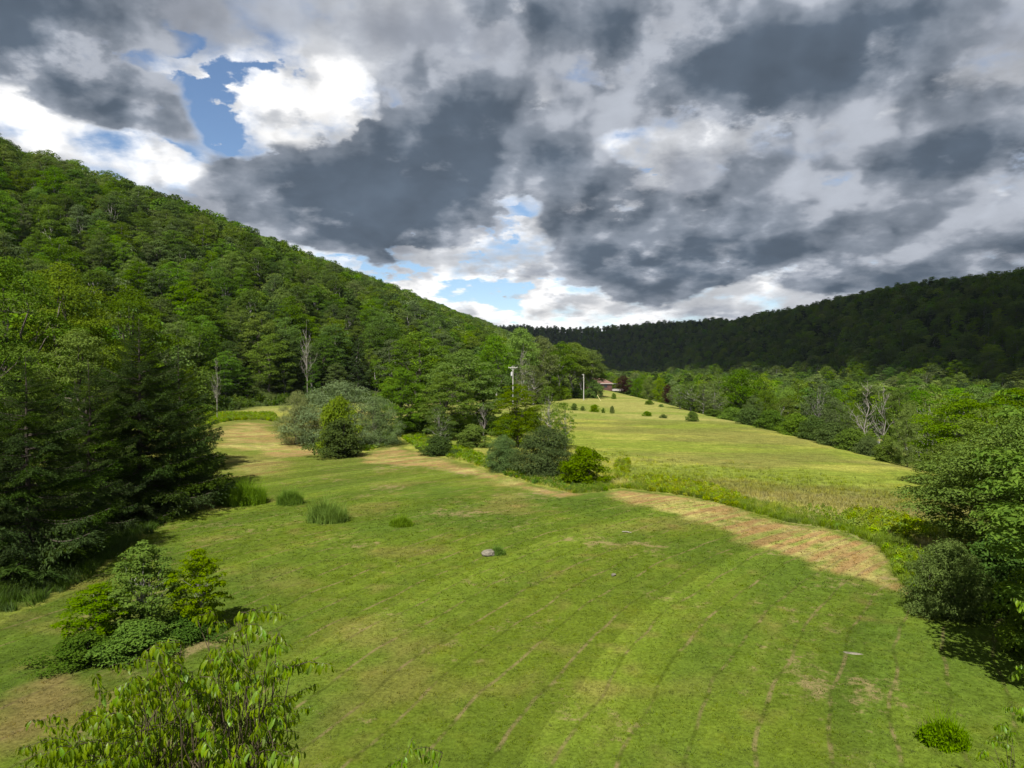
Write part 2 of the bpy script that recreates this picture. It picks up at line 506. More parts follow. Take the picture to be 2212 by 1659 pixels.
# ------------------------------------------------------------------ mesh and material helpers
def new_mesh(name, V, F, mats=(), fmat=None, smooth=False, col=None):
    """V (n,3); F list of arrays of equal-length faces (tri or quad)"""
    if isinstance(F, np.ndarray):
        F = [F]
    F = [f for f in F if len(f)]
    me = bpy.data.meshes.new(name)
    nl = sum(f.size for f in F)
    nf = sum(len(f) for f in F)
    me.vertices.add(len(V))
    me.vertices.foreach_set('co', np.asarray(V, np.float32).ravel())
    me.loops.add(nl)
    me.loops.foreach_set('vertex_index', np.concatenate([f.ravel() for f in F]).astype(np.int32))
    me.polygons.add(nf)
    tot = np.concatenate([np.full(len(f), f.shape[1]) for f in F])
    st = np.concatenate([[0], np.cumsum(tot)[:-1]])
    me.polygons.foreach_set('loop_start', st.astype(np.int32))
    try:
        me.polygons.foreach_set('loop_total', tot.astype(np.int32))
    except Exception:
        pass
    for m in mats:
        me.materials.append(m)
    if fmat is not None:
        me.polygons.foreach_set('material_index', np.asarray(fmat, np.int32))
    me.polygons.foreach_set('use_smooth', np.full(nf, bool(smooth)))
    if col is not None:
        a = me.attributes.new('col', 'FLOAT_COLOR', 'POINT')
        a.data.foreach_set('color', (col if col.shape[1] == 4 else np.concatenate([col, np.ones((len(col), 1))], 1)).astype(np.float32).ravel())
    me.update(calc_edges=True)
    return me


def link(name, data, parent=None, loc=None, rot=None, scale=None, **props):
    o = bpy.data.objects.new(name, data)
    COL.objects.link(o)
    if parent is not None:
        o.parent = parent
    if loc is not None:
        o.location = loc
    if rot is not None:
        o.rotation_euler = rot
    if scale is not None:
        o.scale = scale if hasattr(scale, '__len__') else (scale,) * 3
    for k, v in props.items():
        if v is not None:
            o[k] = v
    return o


def thing(name, label, category, loc, rz=0.0, group=None, scale=None, data=None):
    return link(name, data, None, loc, (0, 0, rz), scale, label=label, category=category, group=group)


def mat_leaf(name, c1, c2, trans=0.45, inst=0.35, hue=0.0, attr=False, gloss=0.0, tcol=None, rough=0.6):
    """leaf: c1..c2 vary from leaf to leaf, inst is how much whole plants differ"""
    m = bpy.data.materials.new(name)
    m.use_nodes = True
    nt = m.node_tree
    nt.nodes.clear()
    N = Nodes(nt)
    out = N.new('ShaderNodeOutputMaterial')
    ge = N.new('ShaderNodeNewGeometry')
    oi = N.new('ShaderNodeObjectInfo')
    tc = N.new('ShaderNodeTexCoord')
    t = N.math('MULTIPLY_ADD', N.noise(tc.outputs['Object'], 0.45, 2.0), 0.9, -0.2)
    t = N.math('ADD', N.math('MULTIPLY', ge.outputs['Random Per Island'], 0.65), t, clamp=True)
    c = N.mix(t, c1, c2)
    if attr:
        at = N.new('ShaderNodeAttribute')
        at.attribute_type = 'INSTANCER'
        at.attribute_name = 'col'
        c = N.mix(1.0, c, at.outputs['Color'], 'MULTIPLY')
    hs = N.new('ShaderNodeHueSaturation')
    N.put(hs.inputs['Hue'], N.math('MULTIPLY_ADD', oi.outputs['Random'], hue, 0.5 - hue * 0.5))
    N.put(hs.inputs['Saturation'], N.math('MULTIPLY_ADD', N.math('FRACT', N.math('MULTIPLY', oi.outputs['Random'], 37.7)), 0.3, 0.85))
    N.put(hs.inputs['Value'], N.math('MULTIPLY_ADD', N.math('FRACT', N.math('MULTIPLY', oi.outputs['Random'], 91.3)), inst, 1 - inst / 2))
    N.put(hs.inputs['Color'], c)
    c = hs.outputs[0]
    df = N.new('ShaderNodeBsdfDiffuse')
    N.put(df.inputs['Color'], c)
    tr = N.new('ShaderNodeBsdfTranslucent')
    N.put(tr.inputs['Color'], N.mix(1.0, c, tcol or (1.25, 1.15, 0.55), 'MULTIPLY'))
    ms = N.new('ShaderNodeMixShader')
    ms.inputs[0].default_value = trans
    nt.links.new(df.outputs[0], ms.inputs[1])
    nt.links.new(tr.outputs[0], ms.inputs[2])
    if not gloss:
        nt.links.new(ms.outputs[0], out.inputs[0])
        return m
    gl = N.new('ShaderNodeBsdfGlossy')
    gl.inputs['Roughness'].default_value = rough
    gl.inputs['Color'].default_value = (1, 1, 1, 1)
    m2 = N.new('ShaderNodeMixShader')
    m2.inputs[0].default_value = gloss
    nt.links.new(ms.outputs[0], m2.inputs[1])
    nt.links.new(gl.outputs[0], m2.inputs[2])
    nt.links.new(m2.outputs[0], out.inputs[0])
    return m


def mat_rough(name, c1, c2, scale=4.0, rough=0.9, bump=0.3, stretch=(1, 1, 1), detail=6.0):
    m = bpy.data.materials.new(name)
    m.use_nodes = True
    nt = m.node_tree
    nt.nodes.clear()
    N = Nodes(nt)
    out = N.new('ShaderNodeOutputMaterial')
    tc = N.new('ShaderNodeTexCoord')
    v = N.vmath('MULTIPLY', tc.outputs['Object'], stretch)
    f = N.noise(v, scale, detail, 0.6)
    p = N.new('ShaderNodeBsdfPrincipled')
    N.put(p.inputs['Base Color'], N.mix(N.smooth(f, 0.3, 0.7), c1, c2))
    p.inputs['Roughness'].default_value = rough
    p.inputs['Specular IOR Level'].default_value = 0.25
    if bump:
        b = N.new('ShaderNodeBump')
        b.inputs['Strength'].default_value = bump
        b.inputs['Distance'].default_value = 0.05
        N.put(b.inputs['Height'], f)
        nt.links.new(b.outputs[0], p.inputs['Normal'])
    nt.links.new(p.outputs[0], out.inputs[0])
    return m


def mat_ground():
    m = bpy.data.materials.new('ground_cover')
    m.use_nodes = True
    nt = m.node_tree
    nt.nodes.clear()
    N = Nodes(nt)
    out = N.new('ShaderNodeOutputMaterial')
    at = N.new('ShaderNodeAttribute')
    at.attribute_name = 'col'
    ge = N.new('ShaderNodeNewGeometry')
    P = ge.outputs['Position']
    f1 = N.noise(P, 1.3, 7.0, 0.68)
    f2 = N.noise(P, 7.0, 6.0, 0.75)
    f3 = N.noise(P, 0.45, 5.0, 0.65)
    f4 = N.noise(N.vmath('ADD', P, (40.0, 3.0, 0.0)), 0.9, 6.0, 0.7)
    v = N.math('MULTIPLY_ADD', N.math('SUBTRACT', f2, 0.5), 2.5, N.math('MULTIPLY_ADD', N.math('SUBTRACT', f1, 0.5), 1.1, 1.0))
    cs = N.new('ShaderNodeCombineXYZ')
    for k in cs.inputs:
        N.put(k, v)
    c = N.mix(1.0, at.outputs['Color'], cs.outputs[0], 'MULTIPLY')
    # patches of bleached, yellow and fresh growth
    lawn = at.outputs['Alpha']
    c = N.mix(N.math('MULTIPLY', N.smooth(f3, 0.52, 0.72), 0.32), c, N.mix(1.0, c, (1.45, 1.10, 1.0), 'MULTIPLY'))
    c = N.mix(N.math('MULTIPLY', N.smooth(f4, 0.54, 0.72), 0.30), c, N.mix(1.0, c, (0.66, 0.86, 0.75), 'MULTIPLY'))
    # thin broken scars left by the mower wheels, and small worn spots
    sp = N.new('ShaderNodeSeparateXYZ')
    N.put(sp.inputs[0], P)
    dx, dy = N.math('SUBTRACT', sp.outputs[0], MOW_C[0]), N.math('SUBTRACT', sp.outputs[1], MOW_C[1])
    r = N.math('SQRT', N.math('ADD', N.math('MULTIPLY', dx, dx), N.math('MULTIPLY', dy, dy)))
    r = N.math('ADD', r, N.math('MULTIPLY', N.noise(P, 0.12, 2.0), 1.6))
    k = N.math('ABSOLUTE', N.math('SUBTRACT', N.math('FRACT', N.math('DIVIDE', r, 1.75)), 0.5))
    line = N.smooth(k, 0.060, 0.012)
    # each pass of the mower leans the grass its own way
    ps = N.new('ShaderNodeTexWhiteNoise')
    ps.noise_dimensions = '1D'
    N.put(ps.inputs['W'], N.math('FLOOR', N.math('DIVIDE', r, 1.75)))
    tone = N.math('MULTIPLY_ADD', N.math('SUBTRACT', ps.outputs['Value'], 0.5), 0.32, 1.0)
    tone = N.math('MULTIPLY', tone, N.math('MULTIPLY_ADD', line, -0.28, 1.0))
    ct = N.new('ShaderNodeCombineXYZ')
    for q in ct.inputs:
        N.put(q, tone)
    c = N.mix(lawn, c, N.mix(1.0, c, ct.outputs[0], 'MULTIPLY'))
    scar = N.math('MULTIPLY', line, N.smooth(N.math('ADD', N.noise(P, 0.30, 4.0, 0.6), N.math('MULTIPLY', N.math('SUBTRACT', f1, 0.5), 0.8)), 0.42, 0.64))
    worn = N.math('MAXIMUM', N.math('MULTIPLY', scar, 0.52), N.math('MULTIPLY', N.smooth(N.math('ADD', N.noise(N.vmath('ADD', P, (7.0, 9.0, 0.0)), 1.0, 7.0, 0.78), N.math('MULTIPLY', N.math('SUBTRACT', N.noise(P, 0.13, 3.0), 0.5), 0.9)), 0.60, 0.74), 0.62))
    tanc = N.mix(f2, (0.115, 0.085, 0.045), (0.30, 0.215, 0.115))
    c = N.mix(N.math('MULTIPLY', worn, lawn), c, tanc)
    # long grass is streaked and combed by the wind
    g1 = N.noise(N.vmath('MULTIPLY', P, (0.30, 0.8, 0.5)), 1.6, 6.0, 0.72)
    g2 = N.noise(N.vmath('MULTIPLY', P, (1.0, 0.35, 0.5)), 5.0, 4.0, 0.7)
    gt = N.math('MULTIPLY_ADD', N.math('SUBTRACT', g1, 0.5), 1.8, N.math('MULTIPLY_ADD', N.math('SUBTRACT', g2, 0.5), 1.4, 1.0))
    cg = N.new('ShaderNodeCombineXYZ')
    for q in cg.inputs:
        N.put(q, gt)
    c = N.mix(lawn, N.mix(1.0, c, cg.outputs[0], 'MULTIPLY'), c)
    d = N.new('ShaderNodeBsdfDiffuse')
    N.put(d.inputs['Color'], c)
    d.inputs['Roughness'].default_value = 1.0
    b = N.new('ShaderNodeBump')
    b.inputs['Strength'].default_value = 0.8
    b.inputs['Distance'].default_value = 0.07
    N.put(b.inputs['Height'], f2)
    nt.links.new(b.outputs[0], d.inputs['Normal'])
    nt.links.new(d.outputs[0], out.inputs[0])
    return m


GROUND = mat_ground()


def build_land():
    def axis(parts):
        return np.unique(np.round(np.concatenate(parts), 3))
    xs = axis([np.linspace(-2600, -600, 26), np.arange(-600, -120, 12), np.arange(-120, -60, 3.0), np.arange(-60, -28, 0.8), np.arange(-28, 30, 0.3), np.arange(30, 60, 0.7), np.arange(60, 130, 3.0), np.arange(130, 600, 12), np.linspace(600, 2600, 26)])
    ys = axis([np.linspace(-600, -20, 25), np.arange(-20, 10, 1.5), np.arange(10, 60, 0.3), np.arange(60, 110, 0.6), np.arange(110, 180, 1.0), np.arange(180, 420, 4.0), np.arange(420, 1000, 12), np.linspace(1000, 2600, 60), np.linspace(2650, 5200, 20)])
    X, Y = np.meshgrid(xs, ys)
    x, y = X.ravel(), Y.ravel()
    z = land(x, y)
    c, kind, lawn = ground_color(x, y)
    nx, ny = len(xs), len(ys)
    idx = np.arange(nx * ny).reshape(ny, nx)
    Q = np.stack([idx[:-1, :-1], idx[:-1, 1:], idx[1:, 1:], idx[1:, :-1]], -1).reshape(-1, 4)
    fk = kind[Q[:, 0]]
    fx, fy = x[Q[:, 0]], y[Q[:, 0]]
    reg = np.where(fk == 0, 0, np.where(fk == 1, 1, np.where(fx < 60, 2, 3)))
    V = np.stack([x, y, z], 1)
    for k, nm in enumerate(('lawn', 'meadow', 'wooded_hill', 'valley_floor')):
        q = Q[reg == k]
        use, inv = np.unique(q, return_inverse=True)
        me = new_mesh(nm, V[use], inv.reshape(-1, 4), [GROUND], smooth=True, col=np.concatenate([c, lawn[:, None]], 1)[use])
        link(nm, me, kind='structure')


build_land()

# ------------------------------------------------------------------ plant building
def unit(v):
    return v / (np.linalg.norm(v, axis=-1, keepdims=True) + 1e-9)


def rdir(rng, n):
    return unit(rng.normal(size=(n, 3)))


def leaf_quads(rng, P, Nrm, size, aspect=0.6, droop=0.25, along=None, spread=1.0, vary=0.35):
    """one small folded leaf (a diamond of two triangles) at every point"""
    n = len(P)
    L = size * (1 + vary * (rng.random(n) * 2 - 1))[:, None]
    t = rdir(rng, n) * spread
    if along is not None:
        t = t + along
    t = t - Nrm * (t * Nrm).sum(1, keepdims=True)
    t = unit(t)
    b = np.cross(Nrm, t)
    h = 0.5 * aspect
    a = P
    m1 = P + t * L * 0.5 + b * L * h + Nrm * L * 0.10
    m2 = P + t * L * 0.5 - b * L * h + Nrm * L * 0.10
    e = P + t * L - Nrm * L * droop
    V = np.stack([a, m1, e, m2], 1).reshape(-1, 3)
    F = np.arange(4 * n).reshape(n, 4)
    return V, F


def tube(pts, rad, sides=6):
    pts = np.asarray(pts, float)
    k = len(pts)
    d = np.gradient(pts, axis=0)
    d = unit(d)
    ref = np.where(np.abs(d[:, 2:3]) > 0.9, np.array([[1.0, 0, 0]]), np.array([[0, 0, 1.0]]))
    u = unit(np.cross(d, ref))
    v = np.cross(d, u)
    a = np.linspace(0, 2 * np.pi, sides, endpoint=False)
    ring = u[:, None, :] * np.cos(a)[None, :, None] + v[:, None, :] * np.sin(a)[None, :, None]
    V = (pts[:, None, :] + ring * np.asarray(rad, float)[:, None, None]).reshape(-1, 3)
    i = np.arange(k - 1)[:, None] * sides
    j = np.arange(sides)[None, :]
    F = np.stack([i + j, i + (j + 1) % sides, i + sides + (j + 1) % sides, i + sides + j], -1).reshape(-1, 4)
    return V, F


def join(parts):
    Vs, Fs, o = [], [], 0
    for V, F in parts:
        if len(V) == 0:
            continue
        Vs.append(V)
        Fs.append(F + o)
        o += len(V)
    return np.concatenate(Vs), np.concatenate(Fs)


def curve_pts(a, b, k, rng, wob=0.08, sag=0.0):
    t = np.linspace(0, 1, k)[:, None]
    L = np.linalg.norm(np.asarray(b) - np.asarray(a))
    p = np.asarray(a) * (1 - t) + np.asarray(b) * t
    p = p + rng.normal(size=(k, 3)) * wob * L * np.sin(np.pi * t) * 0.5
    p[:, 2] += sag * L * np.sin(np.pi * t[:, 0])
    return p


PROFILES = {
    'round': lambda t: np.sqrt(np.clip(1 - (2 * t - 1) ** 2, 0, 1)) * (1.0 - 0.12 * t),
    'dome': lambda t: np.sqrt(np.clip(1 - t ** 2, 0, 1)) * np.clip(0.75 + t * 1.5, 0, 1),
    'oval': lambda t: np.clip(np.sin(np.pi * np.clip(t * 0.86 + 0.12, 0, 1)), 0, 1) ** 0.7,
    'vase': lambda t: np.clip(np.sin(np.pi * np.clip(t * 0.75 + 0.2, 0, 1)), 0, 1) ** 0.8 * (0.55 + 0.45 * t),
    'cone': lambda t: np.clip(1.02 - t, 0, 1) ** 0.8 * np.clip(0.6 + t * 3, 0, 1),
}


def make_tree(rng, H, W, base=0.18, nl=60, lr=0.16, leaves=6000, leaf=0.25, prof='round', flat=0.62, up=0.55, limbs=14, trunk_r=None,
              aspect=0.6, along_up=0.0, droop=0.25, dead=0.0, sides=6, stems=1, inner=0.25, wild=0.10):
    """a broadleaf tree: returns (trunk V, F), (crown V, F); foot at the origin"""
    pf = PROFILES[prof]
    z0 = H * base
    t = (np.arange(nl) + rng.random(nl)) / nl
    w = pf(t) + 0.05
    # more clumps where the crown is wide
    cum = np.cumsum(w) / w.sum()
    t = np.interp((np.arange(nl) + rng.random(nl) * 0.9) / nl, cum, t)
    ang = np.arange(nl) * 2.39996 + rng.random(nl) * 1.1
    r_l = W * lr * (0.7 + 0.65 * rng.random(nl))
    rad = np.maximum(pf(t) * W / 2 - r_l * 0.7, 0) * np.where(rng.random(nl) < inner, rng.random(nl) * 0.6, 0.70 + 0.38 * rng.random(nl))
    lob = np.stack([rad * np.cos(ang), rad * np.sin(ang), z0 + t * (H - z0 - r_l * 0.5)], 1)
    lob[:, :2] *= (1 + wild * rng.normal(size=(nl, 1)))
    # the whole crown is a bit lopsided
    lop = rng.normal(size=2) * W * 0.05
    lob[:, :2] += lop * ((lob[:, 2:3] - z0) / (H - z0))
    parts = []
    tr = trunk_r or H * 0.016
    tops = []
    for s in range(stems):
        off = np.array([0, 0, 0]) if stems == 1 else np.array([*(rng.normal(size=2) * W * 0.05), 0])
        top = np.array([*(lop * 0.8 + rng.normal(size=2) * W * (0.04 if stems == 1 else 0.16)), H * 0.86])
        tp = curve_pts(off + [0, 0, -0.4], top, 9, rng, 0.05)
        trd = np.linspace(1, 0.18, 9) * tr * (1 if stems == 1 else 0.6)
        trd[0] *= 1.45
        parts.append(tube(tp, trd, sides))
        tops.append(tp)
    pick = rng.permutation(nl)[:limbs]
    for i in pick:
        c = lob[i]
        tp = tops[rng.integers(len(tops))]
        zz = max(c[2] * 0.55, H * base * 0.6, 0.2)
        kk = np.argmin(np.abs(tp[:, 2] - zz))
        a = tp[kk]
        q = curve_pts(a, c, 6, rng, 0.10, 0.06)
        parts.append(tube(q, np.linspace(0.42, 0.08, 6) * tr * (1.1 - 0.6 * zz / H), 4))
    share = r_l ** 2 / (r_l ** 2).sum()
    cnt = np.maximum((share * leaves).astype(int), 3)
    li = np.repeat(np.arange(nl), cnt)
    n = len(li)
    d = rdir(rng, n)
    d[:, 2] = np.where(d[:, 2] < -0.25, -d[:, 2] * 0.8, d[:, 2])
    d = unit(d)
    rr = r_l[li][:, None] * (0.35 + 0.72 * np.sqrt(rng.random((n, 1))))
    P = lob[li] + d * rr * np.array([1.15, 1.15, flat])
    Nn = unit(d * 0.75 + np.array([0, 0, up]) + rng.normal(size=(n, 3)) * 0.30)
    al = None
    if along_up:
        al = d * 0.8 + np.array([0, 0, along_up])
    C = leaf_quads(rng, P, Nn, leaf, aspect, droop, al)
    return join(parts), C


def tree_meshes(name, kinds, seed0, trunk_mat, crown_mats, **kw):
    """a few variants of one kind: list of (trunk mesh, crown mesh)"""
    out = []
    for k in range(kinds):
        rng = np.random.default_rng(seed0 + k)
        T, C = make_tree(rng, **kw)
        cm = crown_mats[k % len(crown_mats)]
        out.append((new_mesh(name + '_trunk', *T, [trunk_mat], smooth=True), new_mesh(name + '_crown', *C, [cm])))
    return out


def plant_tree(name, label, category, px, d, top, meshes, unit_h, unit_w, width=None, rz=0.0, group=None, h=None, z=None, x=None, tilt=None):
    """stand a tree at depth d in the direction px so that its top reaches the height seen at 'top'"""
    ray = pix_ray(px, top)
    xx = ray[0] * d if x is None else x
    g = gz(xx, d) if z is None else z
    if h is None:
        h = CAM_H + ray[2] * d - g
    w = (width * d / FD) if width else unit_w * h / unit_h
    o = thing(name, label, category, (xx, d, g - 0.05), rz, group, (w / unit_w, w / unit_w, h / unit_h))
    if tilt:
        o.rotation_euler = (tilt[0], tilt[1], rz)
    link('trunk', meshes[0], o)
    link('crown', meshes[1], o)
    return o


BARK = mat_rough('bark', (.07, .058, .045), (.15, .13, .105), 3.0, stretch=(4, 4, .6))
BARK_PALE = mat_rough('pale_bark', (.20, .185, .16), (.40, .38, .34), 2.5, stretch=(3, 3, .8))
BARK_DEAD = mat_rough('bare_wood', (.20, .18, .15), (.34, .31, .27), 3.0, stretch=(4, 4, .6))
BARK_DARK = mat_rough('dark_bark', (.035, .028, .022), (.08, .066, .05), 3.0, stretch=(4, 4, .6))

L_MAPLE = mat_leaf('maple_leaf', (0.0692, 0.1302, 0.0168), (0.1529, 0.2380, 0.0280), 0.40, .46, .03)
L_MAPLE_B = mat_leaf('bright_maple_leaf', (0.0937, 0.1711, 0.0197), (0.2096, 0.3069, 0.0336), 0.42, .46, .03)
L_OAK = mat_leaf('dark_leaf', (0.0446, 0.0873, 0.0168), (0.1036, 0.1636, 0.0280), 0.34, .46, .03)
L_OLIVE = mat_leaf('olive_leaf', (0.0881, 0.1366, 0.0336), (0.1781, 0.2428, 0.0616), 0.36, .46, .03)
L_GREY = mat_leaf('grey_green_leaf', (0.0667, 0.1122, 0.0320), (0.1437, 0.2035, 0.0660), 0.32, .46, .03)
L_WILLOW = mat_leaf('willow_leaf', (0.0732, 0.1187, 0.0408), (0.1891, 0.2562, 0.1056), 0.30, .20, .01)
L_YOUNG = mat_leaf('young_leaf', (0.0682, 0.1350, 0.0101), (0.1650, 0.2450, 0.0144), 0.45, .2, .02)
L_WILLOW_O = mat_leaf('olive_willow_leaf', (0.1243, 0.1542, 0.0371), (0.2373, 0.2677, 0.0811), 0.30, .20, .01)
L_YEL = mat_leaf('yellow_green_leaf', (0.0792, 0.1734, 0.0140), (0.1698, 0.2843, 0.0281), 0.46, .25, .03)
L_SPRUCE = mat_leaf('spruce_needle', (0.0172, 0.0380, 0.0071), (0.0519, 0.0824, 0.0155), 0.15, .15, .02)
L_LARCH = mat_leaf('larch_needle', (.060, .115, .016), (.125, .195, .032), 0.35, .20, .02)
L_PURPLE = mat_leaf('purple_leaf', (.020, .006, .008), (.062, .016, .018), 0.30, .20, .02, tcol=(1.2, .7, .7))
L_CHERRY = mat_leaf('cherry_leaf', (.058, .155, .010), (.230, .360, .016), 0.45, .40, .03, gloss=.02, rough=.45)
L_WEED = mat_leaf('weed_leaf', (0.0811, 0.1395, 0.0283), (0.1868, 0.2511, 0.0567), 0.42, .40, .05)
L_BLADE = mat_leaf('grass_blade', (.75, .75, .75), (1.25, 1.25, 1.2), 0.30, .12, .01, attr=True, tcol=(1.1, 1.1, .8))
L_HERB = mat_leaf('herb_leaf', (.75, .75, .75), (1.25, 1.25, 1.2), 0.40, .40, .04, attr=True, tcol=(1.2, 1.15, .6))


# ------------------------------------------------------------------ scattering (cover nobody could count)
def scatter(name, pts, rotz, scl, idx, masters, col=None, lean=None):
    """instances of the master meshes on points: one object of kind stuff"""
    n = len(pts)
    me = bpy.data.meshes.new(name)
    me.vertices.add(n)
    me.vertices.foreach_set('co', np.asarray(pts, np.float32).ravel())
    rot = np.zeros((n, 3), np.float32)
    rot[:, 2] = rotz
    if lean is not None:
        rot[:, :2] = lean
    me.attributes.new('rot', 'FLOAT_VECTOR', 'POINT').data.foreach_set('vector', rot.ravel())
    s = np.asarray(scl, np.float32)
    if s.ndim == 1:
        s = np.repeat(s[:, None], 3, 1)
    me.attributes.new('scl', 'FLOAT_VECTOR', 'POINT').data.foreach_set('vector', s.ravel())
    me.attributes.new('pick', 'INT', 'POINT').data.foreach_set('value', np.asarray(idx, np.int32))
    if col is not None:
        me.attributes.new('col', 'FLOAT_COLOR', 'POINT').data.foreach_set('color', np.concatenate([col, np.ones((n, 1))], 1).astype(np.float32).ravel())
    me.update()
    o = link(name, me, kind='stuff')
    coll = bpy.data.collections.new(name + '_sources')
    for k, m in enumerate(masters):
        c = bpy.data.objects.new('%s_source.%03d' % (name, k), m)
        coll.objects.link(c)
    ng = bpy.data.node_groups.new(name + '_scatter', 'GeometryNodeTree')
    ng.interface.new_socket('Geometry', in_out='INPUT', socket_type='NodeSocketGeometry')
    ng.interface.new_socket('Geometry', in_out='OUTPUT', socket_type='NodeSocketGeometry')
    gi, go = ng.nodes.new('NodeGroupInput'), ng.nodes.new('NodeGroupOutput')
    ci = ng.nodes.new('GeometryNodeCollectionInfo')
    ci.inputs['Collection'].default_value = coll
    ci.inputs['Separate Children'].default_value = True
    ci.inputs['Reset Children'].default_value = True
    ip = ng.nodes.new('GeometryNodeInstanceOnPoints')
    ip.inputs['Pick Instance'].default_value = True

    def attr(nm, ty):
        a = ng.nodes.new('GeometryNodeInputNamedAttribute')
        a.data_type = ty
        a.inputs['Name'].default_value = nm
        return a.outputs['Attribute']
    lk = ng.links.new
    lk(gi.outputs[0], ip.inputs['Points'])
    lk(ci.outputs[0], ip.inputs['Instance'])
    lk(attr('pick', 'INT'), ip.inputs['Instance Index'])
    er = ng.nodes.new('FunctionNodeEulerToRotation')
    lk(attr('rot', 'FLOAT_VECTOR'), er.inputs[0])
    lk(er.outputs[0], ip.inputs['Rotation'])
    lk(attr('scl', 'FLOAT_VECTOR'), ip.inputs['Scale'])
    lk(ip.outputs[0], go.inputs[0])
    md = o.modifiers.new('scatter', 'NODES')
    md.node_group = ng
    return o


def blades(rng, n, spread, h, wid, lean=0.4, curl=0.3, seed=False):
    """a tuft of grass: each blade two quads tapering to a tip"""
    a = rng.random(n) * 6.283
    r = spread * np.sqrt(rng.random(n))
    P = np.stack([r * np.cos(a), r * np.sin(a), np.full(n, -0.02)], 1)
    b = rng.random(n) * 6.283
    le = lean * rng.random(n)
    d = np.stack([np.cos(b) * le, np.sin(b) * le, np.ones(n)], 1)
    hh = h * (0.55 + 0.6 * rng.random(n))[:, None]
    s = np.stack([-np.sin(b), np.cos(b), np.zeros(n)], 1) * wid
    cu = np.stack([np.cos(b), np.sin(b), np.zeros(n)], 1) * curl
    m = P + d * hh * 0.55 + cu * hh * 0.15
    e = P + d * hh + cu * hh * (0.8)
    V = np.stack([P - s, P + s, m + s * 0.8, m - s * 0.8, e + s * .15, e - s * .15], 1).reshape(-1, 3)
    i = np.arange(n)[:, None] * 6
    F = np.concatenate([i + [0, 1, 2, 3], i + [3, 2, 4, 5]])
    if seed:
        k = max(n // 6, 2)
        Q = e[:k] + np.array([0, 0, h * 0.35])
        V2, F2 = leaf_quads(rng, Q, rdir(rng, k), h * 0.28, 0.22, 0.0, np.array([0, 0, 2.0]))
        V, F = join([(V, F), (V2, F2)])
    return V, F


def herb(rng, n_stem, spread, h, leaf, per=9, aspect=0.5):
    """a clump of upright leafy stems"""
    out = []
    a = rng.random(n_stem) * 6.283
    r = spread * np.sqrt(rng.random(n_stem))
    for k in range(n_stem):
        b = np.array([r[k] * math.cos(a[k]), r[k] * math.sin(a[k]), -.03])
        hh = h * (0.6 + 0.5 * rng.random()) * (1 - 0.35 * r[k] / max(spread, .01))
        e = b * [1.35, 1.35, 1] + [0, 0, hh]
        out.append(tube(np.array([b, (b + e) / 2 + rng.normal(size=3) * .02, e]), [.010, .008, .004], 3))
        t = rng.random(per) ** 0.7
        P = b + (e - b) * t[:, None]
        d = rdir(rng, per) * [1, 1, .3] + [0, 0, .25]
        out.append(leaf_quads(rng, P, unit(np.stack([d[:, 0] * .3, d[:, 1] * .3, np.ones(per)], 1) + rng.normal(size=(per, 3)) * .3), leaf, aspect, .3, d * 2))
    return join(out)

# ------------------------------------------------------------------ the woods on both hills
def forest_points():
    rng = np.random.default_rng(11)
    P = []
    for y0, y1, sp in ((-40, 330, 6.3), (330, 800, 7.6), (800, 2250, 9.5)):
        xs, ys = np.arange(-460, 620, sp), np.arange(y0, y1, sp)
        X, Y = np.meshgrid(xs, ys)
        p = np.stack([X.ravel(), Y.ravel()], 1)
        p += (rng.random(p.shape) - 0.5) * sp * 0.95
        P.append(p)
    P = np.concatenate(P)
    x, y = P[:, 0], P[:, 1]
    edge = 2.5 * (fbm(x, y, 12, 2, 3) - 0.5)
    left = (x < toe(y) - 2 + edge) & (x > ridge_x(y) - 45) & ~((y < 75) & (x > -48))
    xr = np.interp(y, [60, 90, 120, 200, 290, 300, 400, 410], [52, 58, 62, 62, 62, 76, 84, -150])
    d, h = seg_dist(x, y, RR, RH)
    right = (x > xr) & (x > toe(y) + 8) & (y > 30) & (d < 260) | (x > xr) & (x > toe(y) + 4) & (x < 420) & (y > 60)
    right &= ~((np.abs(x - 100) < 9) & (y < 330))
    behind = (x > 430) & (d > 60) & (y < 1400)
    right &= ~behind
    # the gap through which the road shows
    px = 1106 + x / np.maximum(y, 1) * FD
    right &= ~((px > 1868) & (px < 2010) & (y > 60) & (y < 200) & (x < 112))
    right &= ~((px > 1985) & (y > 25) & (y < 95) & (x < 66))
    keep = (left | right) & (y > 12) & (px > -420) & (px < 2640)
    P = P[keep]
    return np.concatenate([P, land(P[:, 0], P[:, 1])[:, None]], 1), left[keep]


FP, F_LEFT = forest_points()
rngF = np.random.default_rng(5)
nF = len(FP)
F_H = np.where(F_LEFT, 13.5, 13.0) * (0.62 + 0.70 * rngF.random(nF) ** 1.2)
F_LOW = (F_LEFT & (toe(FP[:, 1]) - FP[:, 0] < 8)) | (~F_LEFT & (FP[:, 0] < 75))
F_H *= np.where(F_LOW, 0.72, 1.0)
F_H *= np.where(~F_LEFT & ~F_LOW & (FP[:, 0] > 200), 0.86, 1.0)
F_W = F_H * (0.50 + 0.30 * rngF.random(nF)) * np.where(~F_LEFT & (FP[:, 0] > 200), 1.25, 1.0)
